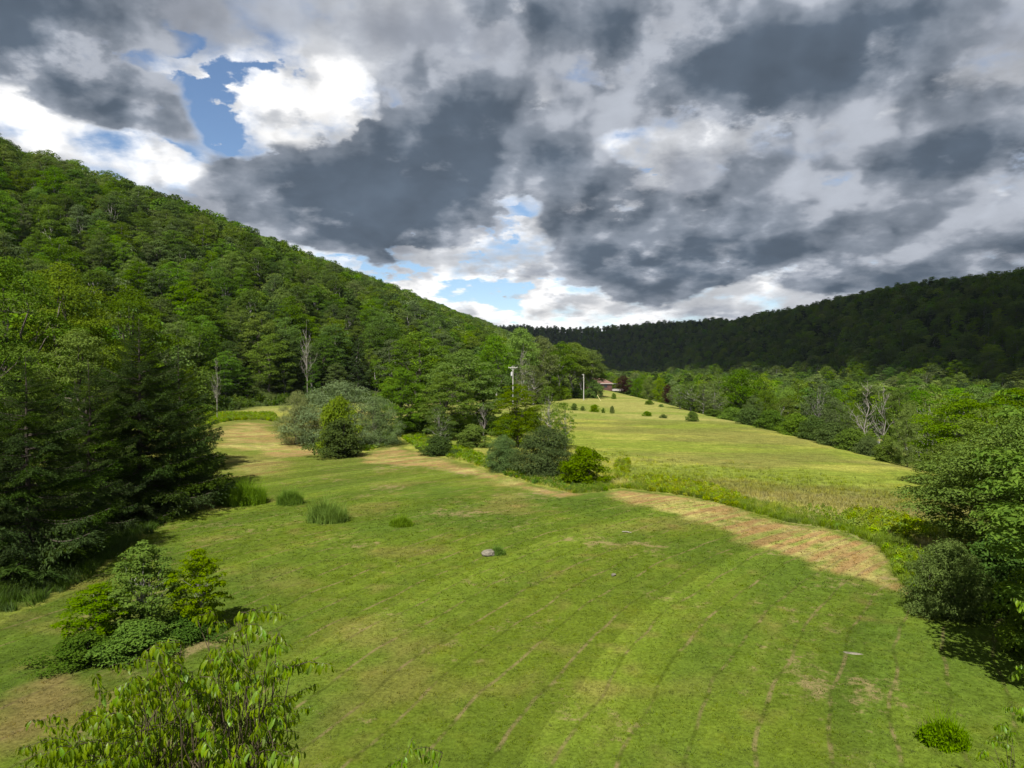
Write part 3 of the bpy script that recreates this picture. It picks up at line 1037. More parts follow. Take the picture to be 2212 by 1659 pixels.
# kinds in drifts over the slopes: 0 dark oak, 1 maple, 2 bright maple, 3 olive, 4 grey green, 5 yellow green, 6 conifer
f1, f2 = fbm(FP[:, 0], FP[:, 1], 45, 3, 77), fbm(FP[:, 0], FP[:, 1], 30, 3, 78)
u = rngF.random(nF)
tt = np.clip((toe(FP[:, 1]) - FP[:, 0]) / 240.0, 0, 1)
F_K = np.where(u < 0.34, 0, np.where(u < 0.66, 1, np.where(u < 0.82, 2, np.where(u < 0.92, 3, 0))))
F_K = np.where((f2 > 0.60) & (u < 0.45) & F_LEFT & (tt < 0.6), 4, F_K)
F_K = np.where((f1 > 0.60) & (u > 0.70), 5, F_K)
F_K = np.where((~F_LEFT) & (u > 0.86), 6, F_K)
F_K = np.where((~F_LEFT) & (u < 0.18), 3, F_K)
F_K = np.where(F_LEFT & (tt > 0.25) & (F_K == 2), 1, F_K)
F_K = np.where(F_LEFT & (u > 0.985), 6, F_K)
KINDS = [('dark green', L_OAK, 'round'), ('green', L_MAPLE, 'round'), ('bright green', L_MAPLE_B, 'oval'), ('olive green', L_OLIVE, 'round'),
         ('grey green', L_GREY, 'oval'), ('yellow green', L_YEL, 'round'), ('pointed dark', L_SPRUCE, 'cone')]
FAR, NEAR = [], []
for k, (nm, mt, pr) in enumerate(KINDS):
    for v in range(2):
        rng = np.random.default_rng(300 + 10 * k + v)
        con = pr == 'cone'
        T, C = make_tree(rng, 15, 9, .14, 22, .20 if not con else .13, 1500, .80, pr, limbs=4, sides=4, flat=.68, up=.6, inner=.15, wild=.14)
        V, F = join([T, C])
        fm = np.concatenate([np.zeros(len(T[1])), np.ones(len(C[1]))])
        FAR.append(new_mesh('far_tree', V, F, [BARK_PALE if v else BARK, mt], fm))
        rng = np.random.default_rng(500 + 10 * k + v)
        T, C = make_tree(rng, 15, 9, .12, 52, .12 if not con else .10, 8500, .30, pr, limbs=12, sides=5, flat=.62, up=.6, inner=.2, wild=.12)
        NEAR.append((new_mesh('tree_trunk', *T, [BARK_PALE if v else BARK], smooth=True), new_mesh('tree_crown', *C, [mt])))


def visible_share(extra):
    """rough count of the picture points each wood tree covers, nearest first"""
    S = 4.0
    w, h = int(2212 / S), int(1659 / S)
    buf = np.zeros((h, w), bool)
    items = [(p[1], -1, p) for p in extra] + [(FP[i, 1], i, None) for i in range(nF)]
    items.sort(key=lambda t: t[0])
    cnt = np.zeros(nF)
    cp, sp = math.cos(R(PITCH)), math.sin(R(PITCH))
    yy, xx = np.mgrid[0:h, 0:w]
    for dep, i, e in items:
        if dep > 700:
            break
        if i >= 0:
            X, Y, Z, hh, ww = FP[i, 0], FP[i, 1], FP[i, 2], F_H[i], F_W[i]
        else:
            X, Y, Z, hh, ww = e
        zc = Z + hh * 0.55 - CAM_H
        f = Y * cp - zc * sp
        if f < 5:
            continue
        cx, cyy = (1106 + FD * X / f) / S, (829.5 - FD * (Y * sp + zc * cp) / f) / S
        rx, ry = ww * .47 * FD / f / S, hh * .46 * FD / f / S
        x0, x1, y0, y1 = int(max(cx - rx, 0)), int(min(cx + rx + 1, w)), int(max(cyy - ry, 0)), int(min(cyy + ry + 1, h))
        if x1 <= x0 or y1 <= y0:
            continue
        sub = buf[y0:y1, x0:x1]
        el = ((xx[y0:y1, x0:x1] - cx) / max(rx, .5)) ** 2 + ((yy[y0:y1, x0:x1] - cyy) / max(ry, .5)) ** 2 < 1
        new = el & ~sub
        if i >= 0:
            cnt[i] = new.sum()
        sub |= el
    return cnt


def build_woods(extra):
    cnt = visible_share(extra)
    order = np.argsort(-cnt)
    chosen = [i for i in order[:300] if cnt[i] > 12]
    single = np.zeros(nF, bool)
    single[chosen] = True
    rng = np.random.default_rng(8)
    # each tree is told by its look and its place in the column above a landmark
    LC = [(140, 'the picture edge'), (260, 'the big edge spruce'), (420, 'the dark bend spruce'), (560, 'the pale bare birch'), (690, 'the olive willow'), (790, 'the silver willow'), (880, 'the grey willow'),
          (960, 'the tallest maple'), (1060, 'the broad bright maple'), (1150, 'the crossarm pole'), (9999, 'the bare pole')]
    RC = [(1420, 'the larger purple tree'), (1530, 'the four hay field trees'), (1650, 'the large rounded tree'), (1780, 'the middle of the hedge'), (1890, 'the fanned dead tree'), (2050, 'the road gap'), (9999, 'the near maple')]
    ORD = 'nearest second third fourth fifth sixth seventh eighth ninth tenth eleventh twelfth thirteenth fourteenth fifteenth sixteenth seventeenth eighteenth nineteenth twentieth'.split()
    cols = {}
    for i in chosen:
        pxi = 1106 + FP[i, 0] / FP[i, 1] * FD
        pyi = 790 - (FP[i, 2] + F_H[i] - CAM_H) / FP[i, 1] * FD
        lm = next(n for lim, n in (LC if F_LEFT[i] else RC) if pxi < lim)
        cols.setdefault((bool(F_LEFT[i]), lm, int(F_K[i])), []).append((-pyi, i))
    label_of = {}
    for (lf, lm, k), rows in cols.items():
        for r, (_, i) in enumerate(sorted(rows)):
            o_ = ORD[r] if r < len(ORD) else 'topmost'
            if len(rows) == 1:
                o_ = 'only'
            look = KINDS[k][0] + (' conifer' if k == 6 else ' tree')
            label_of[i] = ('%s %s upslope in the hillside wood above %s' if lf else '%s %s upward in the valley wood behind %s') % (o_, look, lm)
    for i in chosen:
        k = int(F_K[i])
        nm = KINDS[k][0]
        hill = F_LEFT[i]
        X, Y = FP[i, 0], FP[i, 1]
        nmm = 'conifer_tree' if k == 6 else 'broadleaf_tree'
        lab = label_of[i]
        grp = 'trees of the left hillside wood' if hill else 'trees of the valley wood'
        o = thing(nmm, lab, 'tree', (X, Y, FP[i, 2] - .2), float(rng.random() * 6.28), grp, (F_W[i] / 9, F_W[i] / 9, F_H[i] / 15))
        t, c = NEAR[2 * k + int(rng.integers(2))]
        link('trunk', t, o)
        link('crown', c, o)
    for side, nm in ((True, 'hillside_forest'), (False, 'valley_forest')):
        m = (F_LEFT == side) & ~single
        q = np.where(m)[0]
        s = np.stack([F_W[q] / 9, F_W[q] / 9, F_H[q] / 15], 1)
        p = FP[q].copy()
        p[:, 2] -= .2
        # instance sources are picked in name order
        scatter(nm, p, rng.random(len(q)) * 6.28, s, 2 * F_K[q] + rng.integers(0, 2, len(q)), FAR)

# ------------------------------------------------------------------ trees one can point at
EXTRA = []                                             # (x, y, ground, height, width): what stands before the woods


def kind(name, n, seed, bark, mats, **kw):
    return tree_meshes(name, n, seed, bark, mats, **kw), kw['H'], kw['W']


MAPLE = kind('maple', 3, 40, BARK, [L_MAPLE, L_MAPLE_B, L_MAPLE], H=16, W=10, base=.04, nl=100, lr=.088, leaves=17000, leaf=.24, prof='round', flat=.60, up=.65, limbs=26, inner=.22)
NEARMAPLE = kind('near_maple', 2, 60, BARK, [L_MAPLE, L_MAPLE], H=19, W=11, base=.10, nl=140, lr=.082, leaves=30000, leaf=.19, prof='oval', flat=.60, up=.65, limbs=40, inner=.22)
BIGMAPLE = kind('spreading_maple', 1, 70, BARK, [L_MAPLE], H=12, W=12, base=.06, nl=170, lr=.082, leaves=52000, leaf=.185, prof='round', flat=.50, up=.75, limbs=60, inner=.22)
BELT = kind('belt_tree', 3, 80, BARK_PALE, [L_MAPLE, L_MAPLE_B, L_OLIVE], H=16, W=9, base=.42, nl=80, lr=.115, leaves=9000, leaf=.28, prof='dome', flat=.6, limbs=18, trunk_r=.2, inner=.2)
ROUND = kind('round_tree', 3, 90, BARK, [L_MAPLE, L_OLIVE, L_MAPLE_B], H=10, W=9, base=.04, nl=90, lr=.11, leaves=10000, leaf=.24, prof='round', flat=.6, limbs=18)
LOOSE = kind('loose_tree', 3, 100, BARK_PALE, [L_OLIVE, L_LARCH, L_GREY], H=12, W=7, base=.12, nl=70, lr=.10, leaves=4200, leaf=.24, prof='oval', flat=.7, limbs=45, inner=.3, trunk_r=.16)
SHRUB = kind('shrub', 3, 110, BARK, [L_MAPLE, L_OAK, L_MAPLE_B], H=4, W=5, base=.02, nl=64, lr=.12, wild=.2, leaves=8000, leaf=.20, prof='dome', flat=.7, limbs=16, stems=4, trunk_r=.07)
HEDGE = kind('hedge_shrub', 3, 120, BARK_DARK, [L_OAK, L_MAPLE, L_OAK], H=4, W=6, base=.02, nl=70, lr=.13, leaves=6500, leaf=.24, prof='dome', flat=.6, limbs=10, stems=3, trunk_r=.07)
WILLOW = kind('willow', 3, 130, BARK, [L_WILLOW, L_WILLOW_O, L_WILLOW], H=7, W=9, base=.02, nl=150, lr=.085, leaves=24000, leaf=.22, prof='dome', flat=.75, up=.3, limbs=40, stems=6, aspect=.26, along_up=.9, droop=.1, trunk_r=.12)
GREYBUSH = kind('grey_bush', 2, 140, BARK, [L_GREY, L_GREY], H=4, W=4.4, base=.01, nl=90, lr=.125, leaves=19000, leaf=.16, prof='dome', flat=.75, up=.35, limbs=24, stems=5, aspect=.3, along_up=.7, droop=.1, trunk_r=.06)
SAPLING = kind('young_tree', 3, 150, BARK_PALE, [L_YOUNG, L_MAPLE, L_YOUNG], H=4.5, W=2.4, base=.10, nl=120, lr=.085, leaves=6500, leaf=.135, prof='oval', flat=.6, limbs=70, inner=.3, trunk_r=.035, aspect=.48, wild=.16, droop=.4)
PURPLE = kind('purple_tree', 1, 160, BARK_DARK, [L_PURPLE], H=7, W=7, base=.12, nl=70, lr=.12, leaves=7000, leaf=.22, prof='round', flat=.7, limbs=12)
YELMAPLE = kind('yellow_maple', 2, 180, BARK_PALE, [L_YEL, L_MAPLE_B], H=12, W=9, base=.08, nl=110, lr=.09, leaves=17000, leaf=.22, prof='round', flat=.55, up=.7, limbs=40, inner=.25)


def place(K, v, name, label, cat, px, d, top, width, rz=0.0, group=None, mark=True, h=None, x=None, tilt=None):
    ms, H, W = K
    o = plant_tree(name, label, cat, px, d, top, ms[v % len(ms)], H, W, width, rz, group, h=h, x=x, tilt=tilt)
    if mark:
        EXTRA.append((o.location.x, d, o.location.z, H * o.scale.z, W * o.scale.x))
    return o


# tall maples behind the spruces on the left
place(NEARMAPLE, 0, 'maple_tree', 'tall leafy maple at the picture edge behind the big spruces', 'tree', 20, 56, 548, 330, .3)
place(NEARMAPLE, 1, 'maple_tree', 'tall bright maple just right of the edge maple, behind the spruces', 'tree', 150, 63, 560, 290, 1.7)
place(NEARMAPLE, 0, 'maple_tree', 'maple rising behind the dark right hand spruce', 'tree', 268, 68, 608, 235, 2.9)
place(NEARMAPLE, 1, 'maple_tree', 'maple filling the gap between the two big spruces', 'tree', 165, 53, 705, 250, 4.0)
place(NEARMAPLE, 0, 'maple_tree', 'maple cut by the picture edge, lit leaves hanging over the spruce', 'tree', -60, 47, 640, 300, 5.0)
place(MAPLE, 1, 'maple_tree', 'small light maple with lit leaves at the right flank of the dark spruce', 'tree', 402, 72, 795, 80, .9)

# trees and shrubs along the far edge of the lawn
place(WILLOW, 1, 'willow_shrub', 'olive toned left end of the big rounded willow clump', 'shrub', 645, 97, 842, 105, .4)
place(WILLOW, 0, 'willow_shrub', 'big silvery willow shrub, highest of the rounded clump', 'shrub', 738, 98, 822, 235, 1.2)
place(WILLOW, 2, 'willow_shrub', 'grey willow shrub at the right end of the rounded clump', 'shrub', 818, 96, 852, 105, 2.2)
place(SHRUB, 2, 'young_tree', 'light green young tree growing before the silver willow', 'tree', 728, 88, 850, 92, .8, h=None)
place(SHRUB, 1, 'broad_leaved_bush', 'dense dark bush standing out on the lawn before the willow', 'bush', 733, 84.5, 900, 104, .1)
place(MAPLE, 0, 'maple_tree', 'tallest green maple of the group right of the willow', 'tree', 900, 122, 712, 185, .2)
place(MAPLE, 1, 'maple_tree', 'broad bright maple in the middle of the lawn edge group', 'tree', 1003, 112, 752, 185, 2.0)
place(MAPLE, 2, 'maple_tree', 'maple at the right side of the group, left of the pole', 'tree', 1046, 118, 772, 105, 3.3)
place(MAPLE, 0, 'maple_tree', 'maple low in the group with dark hollows under its boughs', 'tree', 965, 104, 800, 140, 4.4)
place(MAPLE, 1, 'maple_tree', 'maple between the willow clump and the tall group', 'tree', 868, 110, 790, 110, 5.1)
place(LOOSE, 2, 'young_tree', 'slim young tree before the maple group, thin top', 'tree', 952, 92, 868, 70, .5)
place(SHRUB, 1, 'low_bush', 'low dark bush at the foot of the slim young tree', 'bush', 945, 86, 940, 78, 2.5)
place(SHRUB, 0, 'low_bush', 'low leafy bush under the maples, right of the slim tree', 'bush', 1020, 94, 915, 90, 1.1)
for i, (px, d, top, w) in enumerate([(900, 114, 895, 90), (985, 112, 890, 100), (1045, 114, 890, 100), (1092, 110, 895, 90), (1140, 118, 880, 90)]):
    place(HEDGE, i, 'underwood_shrub', ['dark underwood shrub at the left foot of the maple group', 'dark underwood shrub behind the slim young tree', 'dark underwood shrub under the bright middle maple', 'dark underwood shrub between the maples and the rounded tree', 'dark underwood shrub behind the taller feathery tree'][i], 'shrub', px, d, top, w, i * 1.4)
place(MAPLE, 2, 'round_tree', 'rounded full tree hiding the foot of the pole with crossarm', 'tree', 1118, 94, 825, 116, 2.0)
place(LOOSE, 1, 'feathery_tree', 'taller feathery light green tree right of the rounded tree', 'tree', 1185, 96, 830, 66, .3)
place(LOOSE, 1, 'feathery_tree', 'shorter feathery tree behind the grey bush trio', 'tree', 1220, 92, 866, 62, 1.9)
place(GREYBUSH, 0, 'grey_bush', 'smaller grey bush, first of the three at the lawn corner', 'bush', 1086, 73, 938, 86, .7)
place(GREYBUSH, 0, 'grey_bush', 'round silver grey bush, largest of the three at the lawn corner', 'bush', 1180, 70, 918, 140, 2.7)
place(SHRUB, 0, 'green_bush', 'green rounded bush beside the tan strip, last of the three', 'bush', 1264, 65, 963, 125, 1.3)

# the belt of tall trees that runs out to the pole
BELT_G = None
for i, (px, d, top, w, lab) in enumerate([
        (1072, 205, 718, 95, 'tall belt tree above the maple group, left of the forked one'),
        (1125, 214, 706, 95, 'forked tall belt tree showing pale stems under its crown'),
        (1168, 224, 722, 85, 'belt tree with a rounded top behind the crossarm pole'),
        (1205, 236, 736, 80, 'belt tree with a bare pale stem left of the end clump'),
        (1240, 246, 738, 92, 'broad belt tree whose bare stems show dark gaps beneath'),
        (1272, 250, 752, 74, 'last rounded belt tree before the open hay field'),
        (1258, 262, 745, 80, 'belt tree filling the back of the end clump'),
        (1288, 256, 778, 46, 'narrow low tree closing the right end of the belt')]):
    place(BELT, i, 'belt_tree', lab, 'tree', px, d, top, w, i * 1.3)
place(LOOSE, 0, 'straggly_tree', 'straggly olive tree with tangled bare twigs beside the crossarm pole', 'tree', 1150, 200, 785, 75, .4)
for i, (px, d, top, w) in enumerate([(1165, 208, 812, 50), (1192, 226, 822, 46), (1215, 236, 832, 40), (1285, 246, 818, 44), (1250, 244, 838, 40)]):
    place(SHRUB, i, 'belt_shrub', ['bushy shrub under the belt trees by the crossarm pole', 'shrub under the belt, left of the bare pole', 'low shrub hugging the bare pole on its left', 'shrub closing the right end of the belt', 'low shrub just left behind the bare pole'][i], 'shrub', px, d, top, w, i)

# beyond the meadow on the right
place(PURPLE, 0, 'purple_tree', 'larger round purple leaved tree beside the house', 'tree', 1348, 325, 810, 36, .2)
place(PURPLE, 0, 'purple_tree', 'small purple leaved tree farther down the drive', 'tree', 1442, 252, 829, 27, 2.2)
for i, (px, d, top, w) in enumerate([(1378, 332, 815, 34), (1402, 322, 811, 40), (1426, 308, 813, 42), (1390, 345, 806, 40)]):
    place(ROUND, i, 'round_tree', ['light green tree next to the larger purple tree', 'green tree in the middle of the row past the purple tree', 'darker tree ending the row above the drive', 'tree top showing behind the row past the purple tree'][i], 'tree', px, d, top, w, i * 1.1)
for i, (px, d, top, w) in enumerate([(1468, 196, 828, 54), (1492, 192, 822, 62), (1520, 186, 820, 66), (1545, 182, 838, 54)]):
    place(LOOSE, i, 'field_tree', ['slim olive tree, first of four at the end of the hay field', 'airy tree with bare stem, second of four by the hay field', 'airy tree casting shade, third of four by the hay field', 'loose tree next to the hedge, last of four by the hay field'][i], 'tree', px, d, top, w, i * .9)
for i, (px, top, w) in enumerate([(1542, 882, 50), (1580, 878, 66), (1625, 879, 72), (1672, 882, 72), (1715, 890, 78), (1758, 900, 82), (1800, 909, 88), (1842, 922, 88), (1872, 940, 60)]):
    xx = 48.5 + .6 * (i % 2)
    d = min(xx * FD / (px - 1106), 172)
    place(HEDGE, i, 'hedge_shrub', '%s shrub of the meadow edge hedge counted from the hay field end' % ['first', 'second', 'third', 'fourth', 'fifth', 'sixth', 'seventh', 'eighth', 'last'][i], 'shrub', px, d, top, w, i * 1.7, 'shrubs of the hedge along the meadow edge')
place(ROUND, 0, 'round_tree', 'large rounded tree with a pale top behind the hedge', 'tree', 1600, 205, 792, 118, .3)
place(LOOSE, 1, 'slender_tree', 'slender light tree left of the large rounded tree', 'tree', 1552, 208, 806, 58, 1.4)
place(ROUND, 2, 'round_tree', 'small bright tree behind the middle of the hedge', 'tree', 1704, 178, 832, 60, 2.0)
place(LOOSE, 2, 'pale_tree', 'tall grey green tree with thin foliage behind the hedge', 'tree', 1765, 170, 812, 84, 2.6)
place(ROUND, 1, 'round_tree', 'dark full tree standing close behind the hedge', 'tree', 1808, 128, 858, 82, 3.1)
place(ROUND, 2, 'round_tree', 'bright green tree behind the hedge next to the dead grey tree', 'tree', 1848, 140, 868, 66, 3.9)
place(ROUND, 0, 'round_tree', 'green tree behind the hedge left of the small bright one', 'tree', 1655, 190, 838, 66, 4.4)
place(SHRUB, 0, 'round_bush', 'light bush past the end of the hedge, on the slope to the road', 'bush', 1916, 88, 938, 58, .8)
place(ROUND, 1, 'dark_tree', 'narrow dark tree at the meadow corner before the road', 'tree', 1962, 84, 866, 66, 1.5)
place(MAPLE, 2, 'dark_tree', 'dark tree behind the narrow one, above the road', 'tree', 1945, 122, 832, 80, 4.5)
place(LOOSE, 0, 'pale_stemmed_tree', 'tall loose tree with a pale branching stem past the road', 'tree', 2008, 96, 850, 130, .3)
place(YELMAPLE, 0, 'yellow_green_tree', 'yellow green maple catching the light behind the near maple', 'tree', 2080, 66, 845, 210, .9)
place(YELMAPLE, 1, 'maple_tree', 'bright maple between the yellow green one and the near maple', 'tree', 2150, 56, 872, 200, 3.1)
place(MAPLE, 0, 'maple_tree', 'maple at the picture edge behind the near maple', 'tree', 2215, 62, 832, 230, 2.4)
place(ROUND, 2, 'round_tree', 'rounded tree low between the meadow corner and the near maple', 'tree', 2045, 62, 955, 130, 3.4)

# the near trees on the right
place(BIGMAPLE, 0, 'spreading_maple', 'big near maple reaching over the lawn, deep shade below', 'tree', 2215, 40, 900, 520, .6)
place(BIGMAPLE, 0, 'spreading_maple', 'near maple beyond the picture edge, branches over the lawn', 'tree', 2520, 33, 760, 560, 2.7)
place(MAPLE, 0, 'maple_tree', 'maple at the right picture edge whose shade lies on the lawn', 'tree', 2490, 22.5, 800, 640, 1.9, h=11.5)
place(GREYBUSH, 1, 'willow_bush', 'grey green bush in the shade under the near maple', 'bush', 2050, 31.5, 1165, 170, .5)
place(SHRUB, 1, 'dark_bush', 'dark bush behind the lawn shadow under the near maple', 'bush', 2175, 32.5, 1150, 230, 1.9)
place(SHRUB, 2, 'dark_bush', 'green bush at the picture edge above the lawn shadow', 'bush', 2265, 27, 1215, 210, 2.9)
place(SHRUB, 0, 'low_bush', 'low bush at the corner of tan strip and near maple', 'bush', 2000, 37, 1195, 80, .2)

# young trees in the island on the lawn
place(SAPLING, 0, 'young_tree', 'yellow leaved young tree at the left of the lawn island', 'tree', 212, 27.6, 1256, 150, .4)
place(SAPLING, 1, 'young_tree', 'tallest young tree, middle of the lawn island', 'tree', 308, 28.4, 1165, 158, 1.2)
place(SAPLING, 2, 'young_tree', 'separate yellow green young tree right of the lawn island', 'tree', 434, 29.2, 1178, 122, 2.6)
place(SHRUB, 1, 'low_shrub', 'low dark shrub at the left foot of the lawn island', 'shrub', 178, 26.2, 1362, 150, .3)
place(SHRUB, 0, 'low_shrub', 'low shrub under the tallest young tree', 'shrub', 290, 26.6, 1345, 190, 1.6)
place(SHRUB, 1, 'low_shrub', 'low shrub at the foot of the separate young tree', 'shrub', 400, 28.4, 1325, 130, 2.9)

# small bushes dotted over the far hay field
for px, py, w, hh, lab in [
        (1241, 886, 22, 16, 'leftmost bush of the dotted row behind the grass meadow'), (1259, 887, 16, 11, 'second, smaller bush of the dotted row behind the meadow'),
        (1284, 890, 28, 18, 'widest bush of the dotted row behind the meadow'), (1303, 892, 11, 12, 'narrow bush after the widest one in the dotted row'),
        (1322, 893, 13, 18, 'thin upright bush in the dotted row behind the meadow'),
        (1398, 899, 26, 12, 'low brownish bush alone at the far meadow edge'), (1433, 903, 24, 9, 'flat low bush at the far meadow edge'),
        (1496, 910, 34, 24, 'round green bush just before the hedge begins'), (1326, 862, 14, 14, 'grey green bush on the hay field below the house'),
        (1402, 874, 24, 11, 'bush in the ditch across the hay field'), (1428, 879, 15, 7, 'small bush at the end of the ditch')]:
    x0, y0 = on_ground(px, py)
    ms = SHRUB
    t, c = ms[0][0 if px % 2 else 2]
    o = thing('small_bush', lab, 'bush', (x0, y0, gz(x0, y0) - .05), px * .7, 'small bushes on the far fields', (w * .85 * y0 / FD / ms[2], w * .85 * y0 / FD / ms[2], hh * y0 / FD / ms[1]))
    link('stem', t, o)
    link('crown', c, o)


# ------------------------------------------------------------------ bare and dead trees
def bare_tree(seed, H, W, mat):
    rng = np.random.default_rng(seed)
    P = []
    top = np.array([rng.normal() * .3, rng.normal() * .3, H])
    tp = curve_pts(np.array([0, 0, -.3]), top, 9, rng, .05)
    P.append(tube(tp, np.linspace(1, .1, 9) * H * .014, 6))
    for k in range(26):
        z = .25 + .7 * rng.random()
        i = min(int(z * 8), 7)
        a = rng.random() * 6.28
        Lb = W * .5 * (1.15 - z) * (.6 + .6 * rng.random())
        e = tp[i] + np.array([math.cos(a) * Lb, math.sin(a) * Lb, Lb * (.7 + .6 * rng.random())])
        q = curve_pts(tp[i], e, 5, rng, .10)
        P.append(tube(q, np.linspace(.45, .08, 5) * H * .010, 4))
        for s in range(3):
            e2 = q[2 + s % 3] + rng.normal(size=3) * [.3, .3, .2] * Lb + [0, 0, Lb * .35]
            P.append(tube(np.array([q[2 + s % 3], (q[2 + s % 3] + e2) / 2 + rng.normal(size=3) * .05, e2]), [H * .003, H * .002, H * .001], 3))
    return join(P)


DEAD = [new_mesh('bare_branches', *bare_tree(900 + k, 10, 6, None), [BARK_DEAD], smooth=True) for k in range(3)]


def dead(px, d, top, w, lab, v=0, rz=0.0):
    ray = pix_ray(px, top)
    g = gz(ray[0] * d, d)
    h = CAM_H + ray[2] * d - g
    thing('dead_tree', lab, 'dead tree', (ray[0] * d, d, g), rz, None, (w * d / FD / 6,) * 2 + (h / 10,), DEAD[v])


dead(1872, 104, 822, 80, 'dead grey tree with fanned bare branches past the hedge end', 0)
dead(1908, 112, 828, 60, 'dead slim grey tree right of the fanned one', 1, 1.0)
dead(1130, 209, 742, 50, 'bare forked stems in the belt under the forked tree', 2)
dead(1188, 226, 770, 34, 'bare pale stem in the belt near the bare pole', 1, 2.0)
dead(468, 126, 770, 30, 'pale bare birch stem at the foot of the left hillside', 0, .5)
dead(662, 185, 690, 46, 'grey bare tree among green crowns above the willow clump', 2, 1.5)
dead(1045, 101, 868, 30, 'leaning bare stem inside the maple group', 1, .3)
dead(2172, 62, 860, 50, 'bare forked branches sticking out of the maple at the picture edge', 0, 2.4)
dead(2118, 72, 872, 40, 'bare branch tip rising from the yellow green maple', 2, .7)


# ------------------------------------------------------------------ spruces with separate boughs
def bough(seed):
    """unit-length spruce bough along +x, twigs hanging to both sides"""
    rng = np.random.default_rng(seed)
    t = np.linspace(0, 1, 8)
    ax = np.stack([t, 0.04 * np.sin(t * 5 + seed), -0.16 * t + 0.20 * t ** 3], 1)
    P = [tube(ax, np.linspace(.014, .003, 8), 4)]
    nt = 30
    pos, nrm, alg = [], [], []
    for k in range(nt):
        s = .14 + .86 * (k + rng.random()) / nt
        p = np.array([np.interp(s, t, ax[:, j]) for j in range(3)])
        side = 1 if k % 2 else -1
        Lt = (.42 * (1 - s) ** .8 + .08) * (.7 + .5 * rng.random())
        dr = unit(np.array([.75, side * (.75 + .3 * rng.random()), -.12 - .25 * rng.random()]))
        m = int(12 + 105 * Lt)
        u_ = rng.random(m)
        q = p + dr * Lt * u_[:, None] + rng.normal(size=(m, 3)) * .012
        q[:, 2] -= .10 * Lt * u_ ** 2
        pos.append(q)
        nrm.append(unit(rng.normal(size=(m, 3)) * .8 + [0, 0, .8]))
        alg.append(np.repeat(dr[None] * 1.6, m, 0))
    m = 110
    s = .1 + .95 * rng.random(m)
    q = np.stack([np.interp(s, t, ax[:, j]) for j in range(3)], 1)
    pos.append(q)
    nrm.append(unit(rng.normal(size=(m, 3)) * .8 + [0, 0, .6]))
    alg.append(np.repeat(np.array([[1.6, 0, .2]]), m, 0))
    C = leaf_quads(rng, np.concatenate(pos), np.concatenate(nrm), .046, .24, .05, np.concatenate(alg), .7)
    V, F = join(P + [C])
    return new_mesh('spruce_bough', V, F, [BARK_DARK, L_SPRUCE], np.concatenate([np.zeros(sum(len(p[1]) for p in P)), np.ones(len(C[1]))]))


BOUGHS = [bough(k) for k in range(5)]


def spruce(label, px, d, top, rad, rz, seed, whorl=.50, droop=.0):
    rng = np.random.default_rng(seed)
    ray = pix_ray(px, top)
    x = ray[0] * d
    g = gz(x, d)
    H = CAM_H + ray[2] * d - g
    o = thing('spruce_tree', label, 'tree', (x, d, g), rz)
    T = tube(curve_pts(np.array([0, 0, -.3]), np.array([0, 0, H]), 7, rng, .01), np.linspace(1, .08, 7) * H * .016, 7)
    link('trunk', new_mesh('spruce_trunk', *T, [BARK_DARK], smooth=True), o)
    z, k = .35, 0
    while z < H - .15:
        f = z / H
        Lb = rad * (1 - f) ** .80 * min(1.0, .75 + f * 2.5) + .25
        nb = 7 if f < .75 else 5
        for j in range(nb):
            a = j * 6.283 / nb + k * 1.1 + rng.normal() * .25
            L = Lb * (.62 + .58 * rng.random())
            pitch = .10 - .48 * f + rng.normal() * .07 + droop      # low boughs hang, high ones rise
            link('branch', BOUGHS[int(rng.integers(5))], o, (0, 0, z + rng.normal() * .08), (rng.normal() * .15, pitch, a), (L, L * (.75 + .3 * rng.random()), L))
        z += whorl * (1.15 - .5 * f)
        k += 1
    EXTRA.append((x, d, g, H, rad * 1.7))
    return o


spruce('big spruce at the picture edge, its lit boughs nearest the lawn', 55, 37.5, 770, 5.2, .2, 1, .58)
spruce('tall dark spruce at the bend of the lawn, shaded side', 300, 52, 688, 5.8, 1.0, 2, .56)
spruce('dark spruce behind the bend, boughs over the dry grass', 385, 61, 752, 4.2, 2.0, 3, .56)
spruce('spruce mostly beyond the picture edge', -150, 36, 700, 4.4, 3.0, 4, .66)  # mostly out of view, added for the shade it throws
spruce('dark spruce tucked behind the two big ones', 190, 47, 775, 4.4, 4.1, 5, .60)


# ------------------------------------------------------------------ cherry tree close below the camera
def cherry_leaf(seed):
    rng = np.random.default_rng(seed)
    w = .15 + .05 * rng.random()
    bend = .55 + .5 * rng.random()
    V, F = [], []
    n = 6
    for i in range(n):
        s = i / (n - 1)
        hw = w * math.sin(math.pi * min(s * .93 + .05, 1)) ** .8 * (1 if i < n - 1 else .05)
        c = np.array([math.sin(bend * s) / bend, 0, -(1 - math.cos(bend * s)) / bend])
        V += [c + [0, hw, .25 * hw], c, c + [0, -hw, .25 * hw]]
    for i in range(n - 1):
        a = i * 3
        F += [[a, a + 1, a + 4, a + 3], [a + 1, a + 2, a + 5, a + 4]]
    return np.array(V, float), np.array(F)


CL = [cherry_leaf(k) for k in range(5)]
CLM = [new_mesh('cherry_leaf', v, f, [L_CHERRY]) for v, f in CL]
TWIG = mat_rough('reddish_twig', (.045, .035, .02), (.09, .07, .04), 12, bump=0)


def basis(axis, up):
    x = unit(axis)
    y = unit(np.cross(up, x))
    return np.stack([x, y, np.cross(x, y)], 1)


